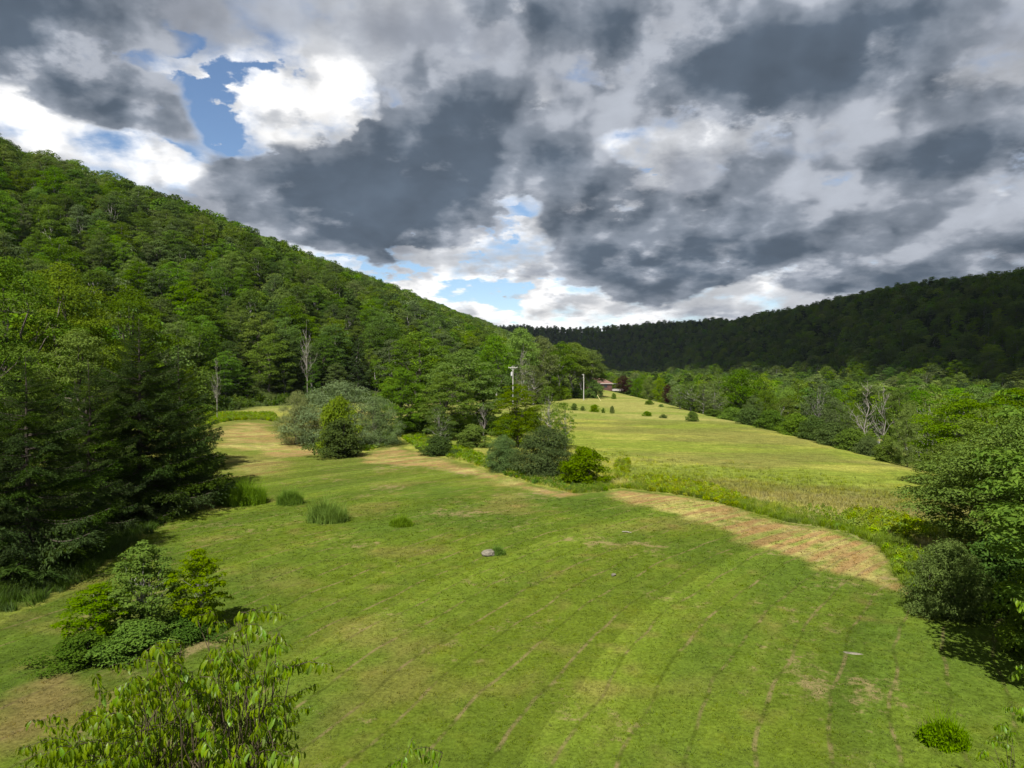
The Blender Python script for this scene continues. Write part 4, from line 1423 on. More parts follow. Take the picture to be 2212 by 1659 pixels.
def build_cherry(label, root, crown_c, shoots, leaf_len, seed, singles, trunk_r=.07):
    """shoots: list of tips; each grows from the boughs and carries hanging leaves"""
    rng = np.random.default_rng(seed)
    g = gz(root[0], root[1])
    o = thing('cherry_tree', label, 'tree', (root[0], root[1], g))
    o_ = np.array([root[0], root[1], g])
    P = []
    fork = np.array([crown_c[0], crown_c[1], crown_c[2] - 2.2]) - o_
    tp = curve_pts(np.array([0, 0, -.3]), fork, 7, rng, .03)
    P.append(tube(tp, np.linspace(1, .6, 7) * trunk_r, 7))
    mains = []
    nm = max(3, len(shoots) // 12)
    tips = np.array(shoots) - o_
    order = np.argsort(np.arctan2(tips[:, 1] - fork[1], tips[:, 0] - fork[0]))
    grp = np.array_split(order, nm)
    LP, LB, LS = [], [], []
    for gk in grp:
        c = tips[gk].mean(0) - [0, 0, .55]
        q = curve_pts(fork, c, 7, rng, .08, .05)
        P.append(tube(q, np.linspace(.6, .22, 7) * trunk_r, 5))
        for i in gk:
            tip = tips[i]
            b = q[rng.integers(3, 7)]
            # a side twig leaves the bough, then the shoot arches over and hangs at its tip
            hz = unit((tip - fork) * [1, 1, 0] + rng.normal(size=3) * [.4, .4, 0])
            m0 = tip - hz * (.34 + .3 * rng.random()) - [0, 0, .06 + .12 * rng.random()]
            s1 = curve_pts(b, m0, 5, rng, .06, .02)
            P.append(tube(s1, np.linspace(.007, .004, 5), 4))
            s = curve_pts(m0, tip, 7, rng, .07, .10)
            P.append(tube(s, np.linspace(.004, .002, 7), 4))
            # arc length along the shoot
            seg = np.linalg.norm(np.diff(s, axis=0), axis=1)
            cum = np.concatenate([[0], np.cumsum(seg)])
            tot = cum[-1]
            n = int(min(max(tot * 44, 15), 34))
            for j in range(n):
                v = tot * (.02 + .98 * (j + .5) / n)
                p = np.array([np.interp(v, cum, s[:, m]) for m in range(3)])
                axd = unit(s[min(np.searchsorted(cum, v), 6)] - s[max(np.searchsorted(cum, v) - 1, 0)])
                a = j * 2.4 + rng.normal() * .4
                side = unit(np.cross(axd, [.3, .2, 1.]))
                oth = np.cross(axd, side)
                out = side * math.cos(a) + oth * math.sin(a)
                hang = np.array([0, 0, -.6 - .6 * rng.random()])
                dirv = unit(out * .5 + axd * .12 + hang)
                B = basis(dirv, np.array([0, 0, 1.]) + rng.normal(size=3) * .25)
                LP.append(p + out * .02)
                LB.append(B)
                LS.append(leaf_len * (.62 + .55 * rng.random()) * (1.0 if j < n - 2 else .7))
    link('trunk', new_mesh('cherry_wood', *join(P), [TWIG], smooth=True), o)
    LP, LB, LS = np.array(LP), np.array(LB), np.array(LS)
    wp = LP + o_
    dist = np.linalg.norm(wp - [0, 0, CAM_H], axis=1)
    pxx = 1106 + FD * wp[:, 0] / wp[:, 1]
    pyy = 790 + FD * (CAM_H - wp[:, 2]) / wp[:, 1]
    inside = (pxx > 0) & (pxx < 2212) & (pyy < 1655)
    score = LS / dist * inside
    first = np.argsort(-score)[:singles]
    from mathutils import Matrix
    for i in first:
        l = bpy.data.objects.new('leaf', CLM[i % 5])
        COL.objects.link(l)
        l.parent = o
        m = Matrix(LB[i].tolist()).to_4x4()
        l.rotation_euler = m.to_euler()
        l.location = LP[i]
        l.scale = (LS[i],) * 3
    rest = np.setdiff1d(np.arange(len(LP)), first)
    if len(rest):
        parts = []
        for i in rest:
            v, f = CL[i % 5]
            parts.append((v * LS[i] @ LB[i].T + LP[i], f))
        lv = link('leaves', new_mesh('cherry_leaves', *join(parts), [L_CHERRY]), o)
        lv['kind'] = 'stuff'
    return o


def cherry_tips():
    rng = np.random.default_rng(77)
    out_x = [20, 60, 100, 150, 200, 235, 280, 330, 385, 420, 460, 500, 540, 575, 605, 630, 660, 700, 740]
    out_y = [1600, 1560, 1545, 1500, 1480, 1440, 1440, 1392, 1385, 1405, 1335, 1400, 1385, 1335, 1308, 1400, 1470, 1440, 1450]
    tips = []
    for px, py in [(605, 1306), (622, 1330), (465, 1330), (490, 1345), (560, 1335), (385, 1384), (335, 1388), (300, 1430), (235, 1440), (205, 1455), (62, 1556), (100, 1545), (722, 1440), (700, 1438), (655, 1420), (690, 1475), (655, 1500), (40, 1620), (85, 1590), (640, 1545)]:
        d = 6.2 + 2.2 * rng.random()
        r = pix_ray(px, py)
        tips.append((r[0] * d, d, CAM_H + r[2] * d))
    while len(tips) < 470:
        px = 20 + 660 * rng.random()
        lo = np.interp(px, out_x, out_y) + 25
        py = lo + (1830 - lo) * rng.random() ** 0.9
        # crown thins towards both ends
        if rng.random() > 1.15 - abs(px - 380) / 420:
            continue
        d = 5.4 + 3.2 * rng.random()
        r = pix_ray(px, py)
        tips.append((r[0] * d, d, CAM_H + r[2] * d))
    return tips


build_cherry('near cherry tree with drooping lit leaves at the lower left corner', (-3.4, 7.4), (-3.3, 7.3, 7.6), cherry_tips(), .100, 21, 300, .10)
rngc = np.random.default_rng(99)
tp2 = []
for px, py in [(893, 1592), (885, 1615), (868, 1640), (905, 1640), (880, 1665), (900, 1690), (860, 1690), (890, 1720)]:
    r = pix_ray(px, py)
    tp2.append((r[0] * 7.6, 7.6 + rngc.normal() * .12, CAM_H + r[2] * 7.6))
build_cherry('slender cherry top peeping in at the lower edge', (-1.05, 7.7), (-1.05, 7.65, 7.4), tp2, .10, 22, 40, .035)
tp3 = []
for px, py in [(2185, 1292), (2205, 1310), (2225, 1330), (2195, 1440), (2180, 1460), (2215, 1400), (2190, 1545), (2170, 1530), (2230, 1480), (2240, 1560), (2260, 1400), (2280, 1500)] + [(2190 + 160 * rngc.random(), 1330 + 420 * rngc.random()) for _ in range(34)]:
    r = pix_ray(px, py)
    d = 15 + 1.8 * rngc.normal()
    tp3.append((r[0] * d, d, CAM_H + r[2] * d))
build_cherry('cherry tree at the right picture edge over the shaded lawn', (12.2, 15.2), (12.0, 15.0, 6.4), tp3, .15, 23, 60, .10)
tp4 = []
for px, py in [(2130, 1600), (2150, 1570), (2115, 1640), (2170, 1560), (2200, 1580), (2160, 1640)] + [(2130 + 180 * rngc.random(), 1600 + 260 * rngc.random()) for _ in range(22)]:
    r = pix_ray(px, py)
    d = 13 + 1.0 * rngc.normal()
    tp4.append((r[0] * d, d, CAM_H + r[2] * d))
build_cherry('low cherry boughs in the lower right corner', (10.0, 13.2), (9.8, 13.0, 4.4), tp4, .13, 24, 40, .07)


# ------------------------------------------------------------------ boxes and rods for built things
def box(x0, x1, y0, y1, z0, z1):
    V = np.array([(x, y, z) for z in (z0, z1) for y in (y0, y1) for x in (x0, x1)], float)
    F = np.array([[0, 2, 3, 1], [4, 5, 7, 6], [0, 1, 5, 4], [2, 6, 7, 3], [0, 4, 6, 2], [1, 3, 7, 5]])
    return V, F


def plain(name, c, rough=.6, c2=None):
    return mat_rough(name, c, c2 or tuple(v * 1.15 for v in c), 3.0, rough, .1)


POLE_M = mat_rough('weathered_pole', (.36, .345, .31), (.56, .54, .49), 2.0, stretch=(6, 6, .4))
METAL = plain('grey_metal', (.50, .51, .50), .45)
DARKM = plain('dark_metal', (.05, .05, .05), .5)
PORC = plain('porcelain', (.65, .65, .62), .3)
WHITE = plain('white_paint', (.78, .78, .76), .5)


def utility_pole(label, px, d, top, arm):
    ray = pix_ray(px, top)
    x = ray[0] * d
    g = gz(x, d)
    H = CAM_H + ray[2] * d - g
    o = thing('utility_pole', label, 'utility pole', (x, d, g))
    link('shaft', new_mesh('pole_shaft', *tube(np.array([[0, 0, -.5], [0, 0, H / 2], [0, 0, H]]), [.15, .13, .11], 10), [POLE_M], smooth=True), o)
    if arm:
        link('crossarm', new_mesh('crossarm', *box(-1.25, 1.25, -.18, -.05, H - .62, H - .46), [POLE_M]), o)
        for sx in (-1.15, -.45, .45, 1.15):
            link('insulator', new_mesh('insulator', *tube(np.array([[sx, -.115, H - .46], [sx, -.115, H - .36], [sx, -.115, H - .24]]), [.03, .07, .035], 8), [PORC]), o)
        for s in (-1, 1):
            link('arm_brace', new_mesh('arm_brace', *tube(np.array([[s * .75, -.12, H - .62], [s * .1, -.19, H - 1.25]]), [.025, .025], 5), [METAL]), o)
        t = link('transformer', new_mesh('transformer', *tube(np.array([[-.36, -.25, H - 2.75], [-.36, -.25, H - 2.74], [-.36, -.25, H - 1.85], [-.36, -.25, H - 1.80]]), [.05, .24, .24, .1], 12), [METAL], smooth=False), o)
        link('bushing', new_mesh('bushing', *tube(np.array([[-.36, -.25, H - 1.82], [-.36, -.25, H - 1.5]]), [.06, .04], 8), [PORC]), t)
        link('meter_box', new_mesh('meter_box', *box(-.5, -.2, -.4, -.2, H - 3.3, H - 2.85), [DARKM]), o)
    else:
        link('bracket', new_mesh('bracket', *box(-.5, -.1, -.06, .06, H - .32, H - .22), [METAL]), o)
        link('insulator', new_mesh('insulator', *tube(np.array([[-.45, 0, H - .22], [-.45, 0, H - .02]]), [.06, .03], 8), [PORC]), o)
        link('insulator', new_mesh('insulator', *tube(np.array([[-.28, 0, H - 1.1], [-.12, 0, H - 1.1]]), [.05, .05], 8), [PORC]), o)
    return o


utility_pole('weathered utility pole with crossarm and grey transformer above the trees', 1108, 196, 790, True)
utility_pole('bare weathered pole standing alone at the belt end', 1261, 232, 808, False)
# guy-wire guard leaning beside the bare pole
gx, gy = on_ground(1298, 866)
ex, ey = gx - 1.5, gy
o = thing('guy_marker', 'yellow white leaning guy wire guard right of the bare pole', 'marker', (gx, gy, gz(gx, gy)))
link('guard', new_mesh('guard', *tube(np.array([[0, 0, -.1], [-1.2, 0, 1.9]]), [.09, .09], 6), [plain('yellow_plastic', (.62, .58, .25))]), o)
link('wire', new_mesh('wire', *tube(np.array([[-1.2, 0, 1.9], [-4.6, 0, 7.4]]), [.012, .012], 4), [DARKM]), o)


def house():
    px, d = 1291, 352
    x = pix_ray(px, 838)[0] * d
    g = gz(x, d) + .1
    o = thing('house', 'low house with a red brown hip roof beyond the belt trees', 'house', (x, d, g))
    brick = mat_rough('brown_brick', (.075, .04, .03), (.12, .065, .05), 9, bump=.2)
    roofm = mat_rough('red_brown_shingle', (.15, .085, .065), (.22, .13, .10), 6, bump=.4)
    glass = plain('dark_glass', (.03, .035, .04), .1)
    w, dp, hh = 13.0, 9.0, 2.9
    link('wall', new_mesh('house_wall', *box(-w / 2, w / 2, -dp / 2, dp / 2, -.8, hh), [brick]), o)
    e = .6
    a = np.array([(-w / 2 - e, -dp / 2 - e, hh), (w / 2 + e, -dp / 2 - e, hh), (w / 2 + e, dp / 2 + e, hh), (-w / 2 - e, dp / 2 + e, hh), (-w / 2 + 4, 0, hh + 2.5), (w / 2 - 4, 0, hh + 2.5)], float)
    V = a
    rf = link('roof', new_mesh('house_roof', V, [np.array([[0, 1, 5, 4], [2, 3, 4, 5]]), np.array([[1, 2, 5], [3, 0, 4]]), np.array([[3, 2, 1, 0]])], [roofm]), o)
    link('chimney', new_mesh('chimney', *box(-1.2, -.5, .6, 1.2, hh + .5, hh + 3.2), [brick]), rf)
    link('fascia', new_mesh('fascia', *box(-w / 2 - e, w / 2 + e, -dp / 2 - e - .08, -dp / 2 - e - .01, hh - .24, hh - .04), [plain('cream_paint', (.5, .48, .43))]), rf)
    for wx in (-3.6, .4, 3.4):
        f = link('window', new_mesh('window', *box(wx - .75, wx + .75, -dp / 2 - .05, -dp / 2 + .02, .9, 2.2), [DARKM]), o)
        for s in (-1, 1):
            link('pane', new_mesh('pane', *box(wx + s * .36 - .30, wx + s * .36 + .30, -dp / 2 - .075, -dp / 2 - .052, 1.0, 2.1), [glass]), f)
    dr = link('door', new_mesh('door', *box(5.0, 5.95, -dp / 2 - .05, -dp / 2 + .02, 0, 2.1), [brick]), o)
    link('handle', new_mesh('handle', *box(5.12, 5.2, -dp / 2 - .12, -dp / 2 - .055, .95, 1.05), [METAL]), dr)
    # open porch at the right end
    px0, px1 = w / 2 + .02, w / 2 + 6.5
    pr = link('porch_roof', new_mesh('porch_roof', np.array([(px0, -3.5, hh - .1), (px1, -3.5, hh - .75), (px1, 3.5, hh - .75), (px0, 3.5, hh - .1), (px0, -3.5, hh + .08), (px1, -3.5, hh - .57), (px1, 3.5, hh - .57), (px0, 3.5, hh + .08)]),
                                    np.array([[3, 2, 1, 0], [4, 5, 6, 7], [0, 1, 5, 4], [1, 2, 6, 5], [2, 3, 7, 6], [3, 0, 4, 7]]), [mat_rough('grey_roofing', (.10, .10, .11), (.16, .16, .17), 5)]), o)
    for qx in (px0 + 2.1, px1 - .3):
        for qy in (-3.3, 3.2):
            link('porch_post', new_mesh('porch_post', *box(qx - .09, qx + .09, qy - .09, qy + .09, .1, hh - .75 + (px1 - qx) * .1), [DARKM]), o)
    link('porch_floor', new_mesh('porch_floor', *box(px0, px1, -3.5, 3.5, -.8, .12), [plain('pale_concrete', (.36, .33, .31), .9)]), o)
    EXTRA.append((x, d, g, 5.5, 14))


house()
rx, ry = on_ground(1322, 839)
link('retaining_wall', new_mesh('retaining_wall', *box(-4.5, 4.0, -.25, .25, -.4, .75), [plain('pale_stone', (.34, .28, .27), .9)]), None, (rx + 1.0, ry - 2.5, gz(rx, ry - 2.5)), label='low pale retaining wall before the house', category='wall')
sx, sy = on_ground(1374, 842)
o = thing('post_sign', 'small white sign hanging from a white post on the drive', 'sign', (sx, sy, gz(sx, sy)))
link('post', new_mesh('sign_post', *box(-.10, .10, -.08, .08, -.3, 2.0), [WHITE]), o)
link('board', new_mesh('sign_board', np.array([(-1.15, -.04, .75), (-.1, -.04, 1.0), (-.1, -.04, 1.75), (-.8, -.04, 1.5), (-1.15, .04, .75), (-.1, .04, 1.0), (-.1, .04, 1.75), (-.8, .04, 1.5)]), np.array([[0, 1, 2, 3], [7, 6, 5, 4], [0, 4, 5, 1], [1, 5, 6, 2], [2, 6, 7, 3], [3, 7, 4, 0]]), [WHITE]), o)

# the valley road and the drive: sheets just above the land
ROADM = mat_rough('pale_asphalt', (.19, .19, .19), (.27, .265, .255), 3, bump=.1)
GRAVEL = mat_rough('pale_gravel', (.30, .27, .22), (.42, .38, .31), 6, bump=.4)


def strip(name, pts, width, mat, lift=.03):
    pts = np.array(pts, float)
    s = np.concatenate([[0], np.cumsum(np.linalg.norm(np.diff(pts, axis=0), axis=1))])
    n = int(s[-1] / 2.5) + 2
    q = np.stack([np.interp(np.linspace(0, s[-1], n), s, pts[:, k]) for k in range(2)], 1)
    d = unit(np.gradient(q, axis=0))
    nn = np.stack([d[:, 1], -d[:, 0]], 1)
    cols = []
    for f in np.linspace(-.5, .5, 5):
        r = q + nn * width * f
        cols.append(np.stack([r[:, 0], r[:, 1], land(r[:, 0], r[:, 1]) + lift], 1))
    V = np.stack(cols, 1).reshape(-1, 3)
    i = np.arange(n - 1)[:, None] * 5 + np.arange(4)[None]
    F = np.stack([i, i + 5, i + 6, i + 1], -1).reshape(-1, 4)
    link(name, new_mesh(name, V, F[:, ::-1], [mat], smooth=True), kind='structure')


strip('road', [(101, -40), (100, 60), (98, 150), (99, 260), (96, 420), (80, 600)], 6.5, ROADM, .16)
DR = ground_poly([(1470, 868), (1440, 858), (1400, 849), (1370, 842), (1340, 838)])
strip('driveway', DR, 3.2, GRAVEL, .06)

# stones and litter on the lawn
ROCKM = mat_rough('lichen_stone', (.11, .10, .075), (.24, .215, .165), 5, bump=.6)


def rock_mesh(seed, sx, sy, sz):
    import bmesh
    bm = bmesh.new()
    bmesh.ops.create_icosphere(bm, subdivisions=3, radius=1)
    V = np.array([v.co[:] for v in bm.verts])
    F = np.array([[v.index for v in f.verts] for f in bm.faces])
    bm.free()
    rng = np.random.default_rng(seed)
    # a few random flats make it angular
    for k in range(14):
        n = rdir(rng, 1)[0]
        dd = .62 + .3 * rng.random()
        s = V @ n
        V = V - np.outer(np.maximum(s - dd, 0), n) * .92
    V += .03 * rng.normal(size=V.shape)
    return new_mesh('rock', V * [sx, sy, sz], F, [ROCKM])


rx, ry = on_ground(1057, 1199)
thing('rock', 'pale grey boulder sunk in the lawn', 'rock', (rx, ry, gz(rx, ry) + .10), .4, data=rock_mesh(3, .50, .34, .26))
rx, ry = on_ground(1325, 1244)
thing('stone', 'small white stone lying on the lawn right of the boulder', 'stone', (rx, ry, gz(rx, ry) + .04), 1.0, data=rock_mesh(5, .20, .13, .09))
rx, ry = on_ground(1840, 1411)
thing('flat_stone', 'flat tan slab lying on the lawn near the shaded edge', 'stone', (rx, ry, gz(rx, ry) - .01), -.35, data=rock_mesh(6, .42, .12, .05))
rx, ry = on_ground(1354, 1151)
link('stick', new_mesh('stick', *tube(np.array([[-.32, 0, .05], [0, .02, .08], [.32, -.02, .05]]), [.03, .035, .02], 6), [BARK_DEAD]), None, (rx, ry, gz(rx, ry)), (0, 0, -.5), label='short pale stick lying on the lawn', category='stick')

# ------------------------------------------------------------------ weed islands left by the mower
def weed_island(name, label, px, py, wpx, hpx, col, seed, herbs=False):
    x, y = on_ground(px, py)
    w, h = wpx * y / FD, hpx * y / FD
    rng = np.random.default_rng(seed)
    parts = []
    o = thing(name, label, 'weeds', (x, y, gz(x, y)), 0.0, 'weed islands left on the lawn')
    n = int(60 + 60 * w)
    for k in range(n):
        a, r = rng.random() * 6.28, math.sqrt(rng.random())
        cx, cyy = r * math.cos(a) * w / 2, r * math.sin(a) * w * .36
        v, f = (herb(rng, 3, .12, h * (1.1 - .45 * r * r), .10, 9) if (k % 4 != 0 if herbs else k % 3 == 0) else blades(rng, 16, .16, h * (1.15 - .6 * r * r) * (.55 + .7 * rng.random()), .012, .5, .3))
        zz = gz(x + cx, y + cyy) - o.location.z
        parts.append((v + [cx, cyy, zz], f))
    link('foliage', new_mesh('weed_foliage', *join(parts), [col]), o)


L_GR1 = mat_leaf('tall_grass', (.085, .165, .018), (.15, .255, .022), .35, .1, .01)
L_GR2 = mat_leaf('island_weed', (.10, .19, .014), (.18, .29, .02), .4, .1, .01)
weed_island('weed_island', 'widest grass tuft island, nearest the spruces', 522, 1088, 108, 46, L_GR1, 1)
weed_island('weed_island', 'small leafy weed tuft between the two larger islands', 626, 1089, 52, 32, L_GR1, 2)
weed_island('weed_island', 'bright rounded weed island in the upper lawn', 708, 1126, 86, 44, L_GR2, 3)
weed_island('weed_island', 'thin low tuft right of the bright island', 866, 1136, 46, 20, L_GR2, 4)
weed_island('weed_island', 'dark leafy weed island in the lower right lawn', 2038, 1606, 92, 58, L_GR1, 5, True)
weed_island('weed_island', 'small leafy tuft hugging the boulder', 1076, 1198, 22, 18, L_GR1, 6)


# ------------------------------------------------------------------ grass, meadow and weeds
def fill(poly, step, rng, jit=.95):
    lo, hi = poly.min(0), poly.max(0)
    X, Y = np.meshgrid(np.arange(lo[0], hi[0], step), np.arange(lo[1], hi[1], step))
    p = np.stack([X.ravel(), Y.ravel()], 1)
    p += (rng.random(p.shape) - .5) * step * jit
    return p[poly_sdf(p[:, 0], p[:, 1], poly) > 0]


def in_view(p, m=180):
    px = 1106 + p[:, 0] / np.maximum(p[:, 1], .1) * FD
    return (px > -m) & (px < 2212 + m) & (p[:, 1] > 6)


def cover(name, p, h_lo, h_hi, masters, seed, tint=(1, 1, 1), dark=.25, col=None, lean=.12):
    rng = np.random.default_rng(seed)
    n = len(p)
    z = land(p[:, 0], p[:, 1])
    if col is None:
        col, _, _ = ground_color(p[:, 0], p[:, 1])
    col = col * np.array(tint) * (1 - dark / 2 + dark * rng.random((n, 1)))
    s = h_lo + (h_hi - h_lo) * rng.random(n)
    scatter(name, np.stack([p[:, 0], p[:, 1], z], 1), rng.random(n) * 6.28, s, rng.integers(0, len(masters), n), masters, col, rng.normal(size=(n, 2)) * lean)


def build_cover():
    rng = np.random.default_rng(31)
    # the mown lawn: short clumps, thinning with distance
    m = [new_mesh('lawn_clump', *blades(np.random.default_rng(700 + k), 26, .17, .055, .010, .9, .5), [L_BLADE]) for k in range(6)]
    for nm, y0, y1, st, sc in (('short_grass', 14, 34, .26, 1.0), ('short_grass', 34, 58, .42, 1.5)):
        P = fill(LAWN, st, rng)
        P = P[(P[:, 1] >= y0) & (P[:, 1] < y1) & in_view(P)]
        dens = fbm(P[:, 0], P[:, 1], 2.2, 3, 201)
        P = P[dens + .5 * rng.random(len(P)) > .50]
        cover(nm, P, .55 * sc, 1.15 * sc, m, 1, (1.35, 1.32, 1.25), .3)
    # the long meadow
    m = [new_mesh('meadow_clump', *blades(np.random.default_rng(720 + k), 30, .36, .34, .014, .5, .5, True), [L_BLADE]) for k in range(6)]
    MD = np.array([(-14, 62), (-6, 66), (3, 60), (8, 58), (16, 55), (24, 48), (28, 40), (30, 30), (60, 25), (58, 60), (54, 100), (52, 148), (8, 148), (6, 100), (-10, 80)], float)
    for nm, y0, y1, st, sc in (('meadow_grass', 0, 72, .40, 1.0), ('meadow_grass', 72, 100, .60, 1.0)):
        P = fill(MD, st, rng)
        P = P[(P[:, 1] >= y0) & (P[:, 1] < y1) & in_view(P)]
        lw = poly_sdf(P[:, 0], P[:, 1], LAWN)
        P = P[(lw < -.1) & (P[:, 0] < 58) & (rng.random(len(P)) < np.clip(1.0 + (lw + 4) / 20, 0, 1))]
        cover(nm, P, .5 * sc, 1.1 * sc, m, 2, (2.0, 1.95, 1.8), .25)
    # green, uncut border of tall grass right along the lawn edge and the spruces
    m = [new_mesh('border_clump', *blades(np.random.default_rng(740 + k), 36, .3, .7, .013, .45, .4), [L_BLADE]) for k in range(5)]
    E = np.vstack([LEFT_PX[:-1], LEFT_PX[-1:] + [[.3, 1]]])
    pts = []
    for a, b in zip(E[:-1], E[1:]):
        L = np.linalg.norm(b - a)
        k = int(L * 26)
        t = rng.random(k)[:, None]
        nrm = np.array([-(b - a)[1], (b - a)[0]]) / L
        off = (rng.random(k) ** 1.3 * 4.6)[:, None]
        pts.append(a + (b - a) * t + nrm * off)
    P = np.concatenate(pts)
    P = P[poly_sdf(P[:, 0], P[:, 1], LAWN) < -.05]
    c = np.array([.058, .100, .018]) * (0.7 + .6 * rng.random((len(P), 1)))  # base colour darkened to stand in for the shade by the spruces
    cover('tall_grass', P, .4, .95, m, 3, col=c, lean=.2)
    k = [i for i in range(len(FE))]
    E = FE[14:]
    pts = []
    for a, b in zip(E[:-1], E[1:]):
        L = np.linalg.norm(b - a)
        kk = int(L * 48)
        nrm = np.array([-(b - a)[1], (b - a)[0]]) / L
        pts.append(a + (b - a) * rng.random(kk)[:, None] + nrm * (rng.random(kk) ** 1.6 * 3.2)[:, None])
    P = np.concatenate(pts)
    P = P[poly_sdf(P[:, 0], P[:, 1], LAWN) < -.05]
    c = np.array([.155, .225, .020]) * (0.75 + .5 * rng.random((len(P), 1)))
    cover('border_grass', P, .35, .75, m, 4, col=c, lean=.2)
    # rank weeds in bright drifts
    m = [new_mesh('weed_clump', *herb(np.random.default_rng(760 + k), 10, .30, .8, .19, 13, .5), [L_HERB]) for k in range(6)]
    drifts = [
        ([(415, 902), (430, 893), (590, 893), (610, 915), (560, 906), (500, 909), (440, 922)], .50, 1.0, (.150, .215, .012)),
        ([(580, 925), (640, 935), (700, 945), (705, 968), (640, 942), (600, 925)], .42, .9, (.125, .195, .012)),
        ([(800, 945), (850, 930), (858, 955), (800, 973), (760, 975)], .5, .9, (.130, .200, .012)),
        ([(855, 935), (880, 930), (960, 960), (1045, 985), (1055, 1003), (980, 990), (905, 972)], .45, 1.0, (.140, .205, .012)),
        ([(1000, 985), (1060, 990), (1060, 1015), (1010, 998)], .45, .8, (.120, .190, .012)),
        ([(1060, 1003), (1150, 1020), (1300, 1045), (1310, 1060), (1240, 1064), (1150, 1043), (1070, 1020)], .36, .75, (.080, .150, .012)),
        ([(1350, 1035), (1430, 1030), (1540, 1050), (1610, 1080), (1600, 1098), (1500, 1074), (1400, 1060)], .34, .85, (.190, .235, .010)),
        ([(1840, 1105), (1920, 1110), (2010, 1140), (2020, 1165), (1930, 1165), (1880, 1150), (1800, 1130)], .36, 1.0, (.165, .220, .010)),
        ([(1330, 1000), (1360, 990), (1360, 1030), (1325, 1040)], .4, .8, (.170, .215, .012)),
        ([(1905, 1185), (1990, 1195), (2010, 1230), (2000, 1275), (1960, 1262), (1940, 1240), (1928, 1210)], .30, .85, (.140, .205, .010)),
        ([(1700, 1095), (1800, 1100), (1850, 1125), (1840, 1150), (1780, 1136)], .5, .7, (.120, .180, .012)),
    ]
    P, C, S = [], [], []
    for pts, st, h, c in drifts:
        q = fill(ground_poly(pts), st, rng)
        P.append(q)
        C.append(np.array(c) * 1.45 * (.7 + .6 * rng.random((len(q), 1))))
        S.append(np.full(len(q), h))
    P, C, S = np.concatenate(P), np.concatenate(C), np.concatenate(S)
    k = poly_sdf(P[:, 0], P[:, 1], LAWN) < .1
    P, C, S = P[k], C[k], S[k]
    n = len(P)
    scatter('weeds', np.stack([P[:, 0], P[:, 1], land(P[:, 0], P[:, 1])], 1), rng.random(n) * 6.28, S * .8 * (.55 + .6 * rng.random(n)), rng.integers(0, 6, n), m, C, rng.normal(size=(n, 2)) * .12)
    # undergrowth along the wood edge, where the ground would show between stems
    m = [new_mesh('underwood_clump', *herb(np.random.default_rng(780 + k), 12, .9, 1.7, .30, 12, .6), [L_HERB]) for k in range(5)]
    Q = []
    for y in np.arange(70, 300, .9):
        for k in range(3):
            Q.append((toe(y) - rng.random() * 9 + 1.5, y + rng.random()))
    for y in np.arange(60, 200, 1.0):
        for k in range(3):
            Q.append((52 + rng.random() * 16, y + rng.random()))
    P = np.array(Q)
    P = P[poly_sdf(P[:, 0], P[:, 1], LAWN) < -1]
    px = 1106 + P[:, 0] / P[:, 1] * FD
    P = P[~((px > 1885) & (px < 2000) & (P[:, 0] > 50))]
    c = np.array([.075, .125, .018]) * (.6 + .9 * rng.random((len(P), 1)))
    cover('undergrowth', P, .6, 1.5, m, 5, col=c)


build_woods(EXTRA)
build_cover()


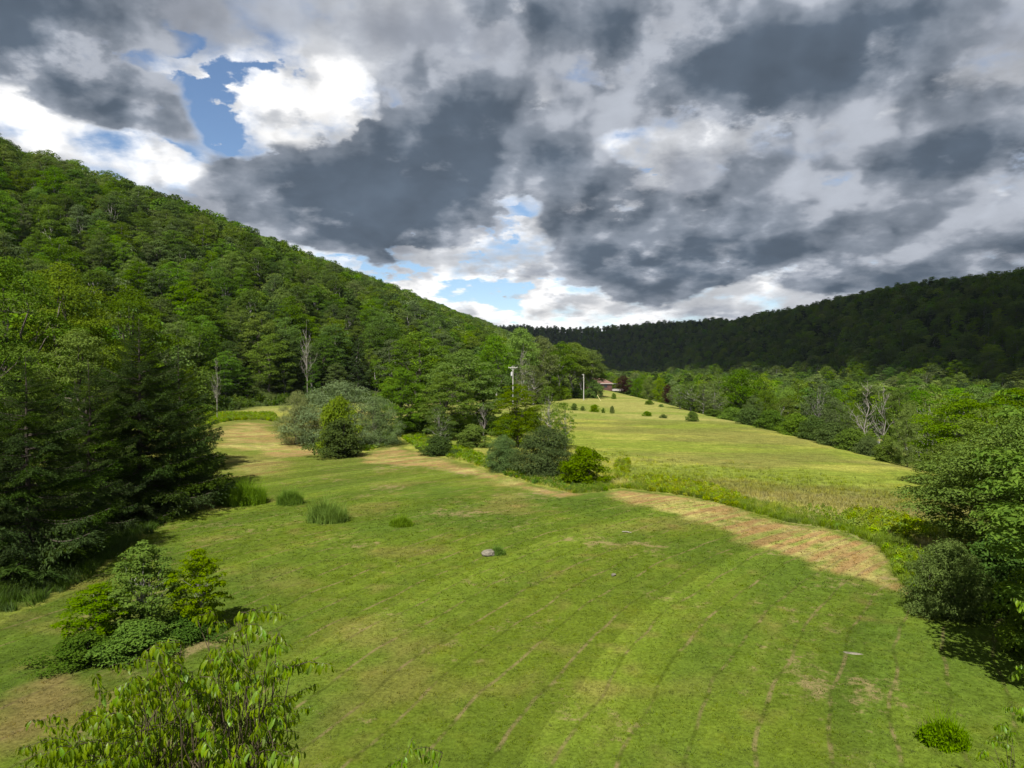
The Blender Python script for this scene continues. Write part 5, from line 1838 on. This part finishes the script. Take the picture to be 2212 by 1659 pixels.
# ------------------------------------------------------------------ unseen cloud mesh, added out of view to shade the far hill
def build_cloud():
    import bmesh
    area = np.array([(312, 120), (306, 420), (294, 600), (275, 800), (240, 1000), (150, 1250), (60, 1500), (-10, 1900), (-30, 2080), (900, 2080), (900, 120)], float)
    rng = np.random.default_rng(4)
    bm = bmesh.new()
    bmesh.ops.create_icosphere(bm, subdivisions=3, radius=1)
    SV = np.array([v.co[:] for v in bm.verts])
    SF = np.array([[v.index for v in f.verts] for f in bm.faces])
    bm.free()
    parts = []
    alt = 2000.0

    def puff(x, y, r, flat):
        k = (alt - 30) / TO_SUN[2]
        c = np.array([x + TO_SUN[0] * k, y + TO_SUN[1] * k, alt + rng.normal() * 25])
        v = SV * (1 + .16 * np.sin(SV[:, :1] * 5 + rng.random() * 6) * np.sin(SV[:, 1:2] * 4 + rng.random() * 6) + .05 * rng.normal(size=(len(SV), 1)))
        parts.append((c + v * [r, r, r * flat], SF))
    X, Y = np.meshgrid(np.arange(0, 950, 110), np.arange(150, 2080, 110))
    for x, y in zip(X.ravel() + rng.normal(size=X.size) * 20, Y.ravel() + rng.normal(size=X.size) * 20):
        s = poly_sdf(np.array([x]), np.array([y]), area)[0]
        if s > 80:
            puff(x, y, 95 + 25 * rng.random(), .8)
    n = len(area)
    for i in range(n):
        a, b = area[i], area[(i + 1) % n]
        L = np.linalg.norm(b - a)
        for t in np.arange(0, 1, 42 / L):
            p = a + (b - a) * t
            q = np.array([500, 1300]) - p
            q = q / np.linalg.norm(q)
            r = 34 + 14 * rng.random()
            p = p + q * (r * .9)
            puff(p[0], p[1], r, .8)
            p = p + q * 55
            puff(p[0], p[1], 62, .8)
    m = bpy.data.materials.new('cloud_mass')
    m.use_nodes = True
    nt = m.node_tree
    nt.nodes.clear()
    N = Nodes(nt)
    out = N.new('ShaderNodeOutputMaterial')
    d = N.new('ShaderNodeBsdfDiffuse')
    d.inputs[0].default_value = (.9, .9, .9, 1)
    t = N.new('ShaderNodeBsdfTranslucent')
    t.inputs[0].default_value = (.9, .9, .9, 1)
    mx = N.new('ShaderNodeMixShader')
    mx.inputs[0].default_value = .35
    nt.links.new(d.outputs[0], mx.inputs[1])
    nt.links.new(t.outputs[0], mx.inputs[2])
    nt.links.new(mx.outputs[0], out.inputs[0])
    link('cloud', new_mesh('cloud', *join(parts), [m], smooth=True), kind='stuff')


build_cloud()


# ------------------------------------------------------------------ thin summer air
def build_haze():
    V, F = box(-1500, 1500, -300, 3200, -40, 190)
    m = bpy.data.materials.new('summer_air')
    m.use_nodes = True
    nt = m.node_tree
    nt.nodes.clear()
    out = nt.nodes.new('ShaderNodeOutputMaterial')
    v = nt.nodes.new('ShaderNodeVolumePrincipled')
    v.inputs['Color'].default_value = (.72, .84, 1.0, 1)
    v.inputs['Density'].default_value = 0.00003
    v.inputs['Anisotropy'].default_value = 0.2
    nt.links.new(v.outputs[0], out.inputs['Volume'])
    link('haze', new_mesh('haze', V, F, [m]), kind='stuff')


build_haze()
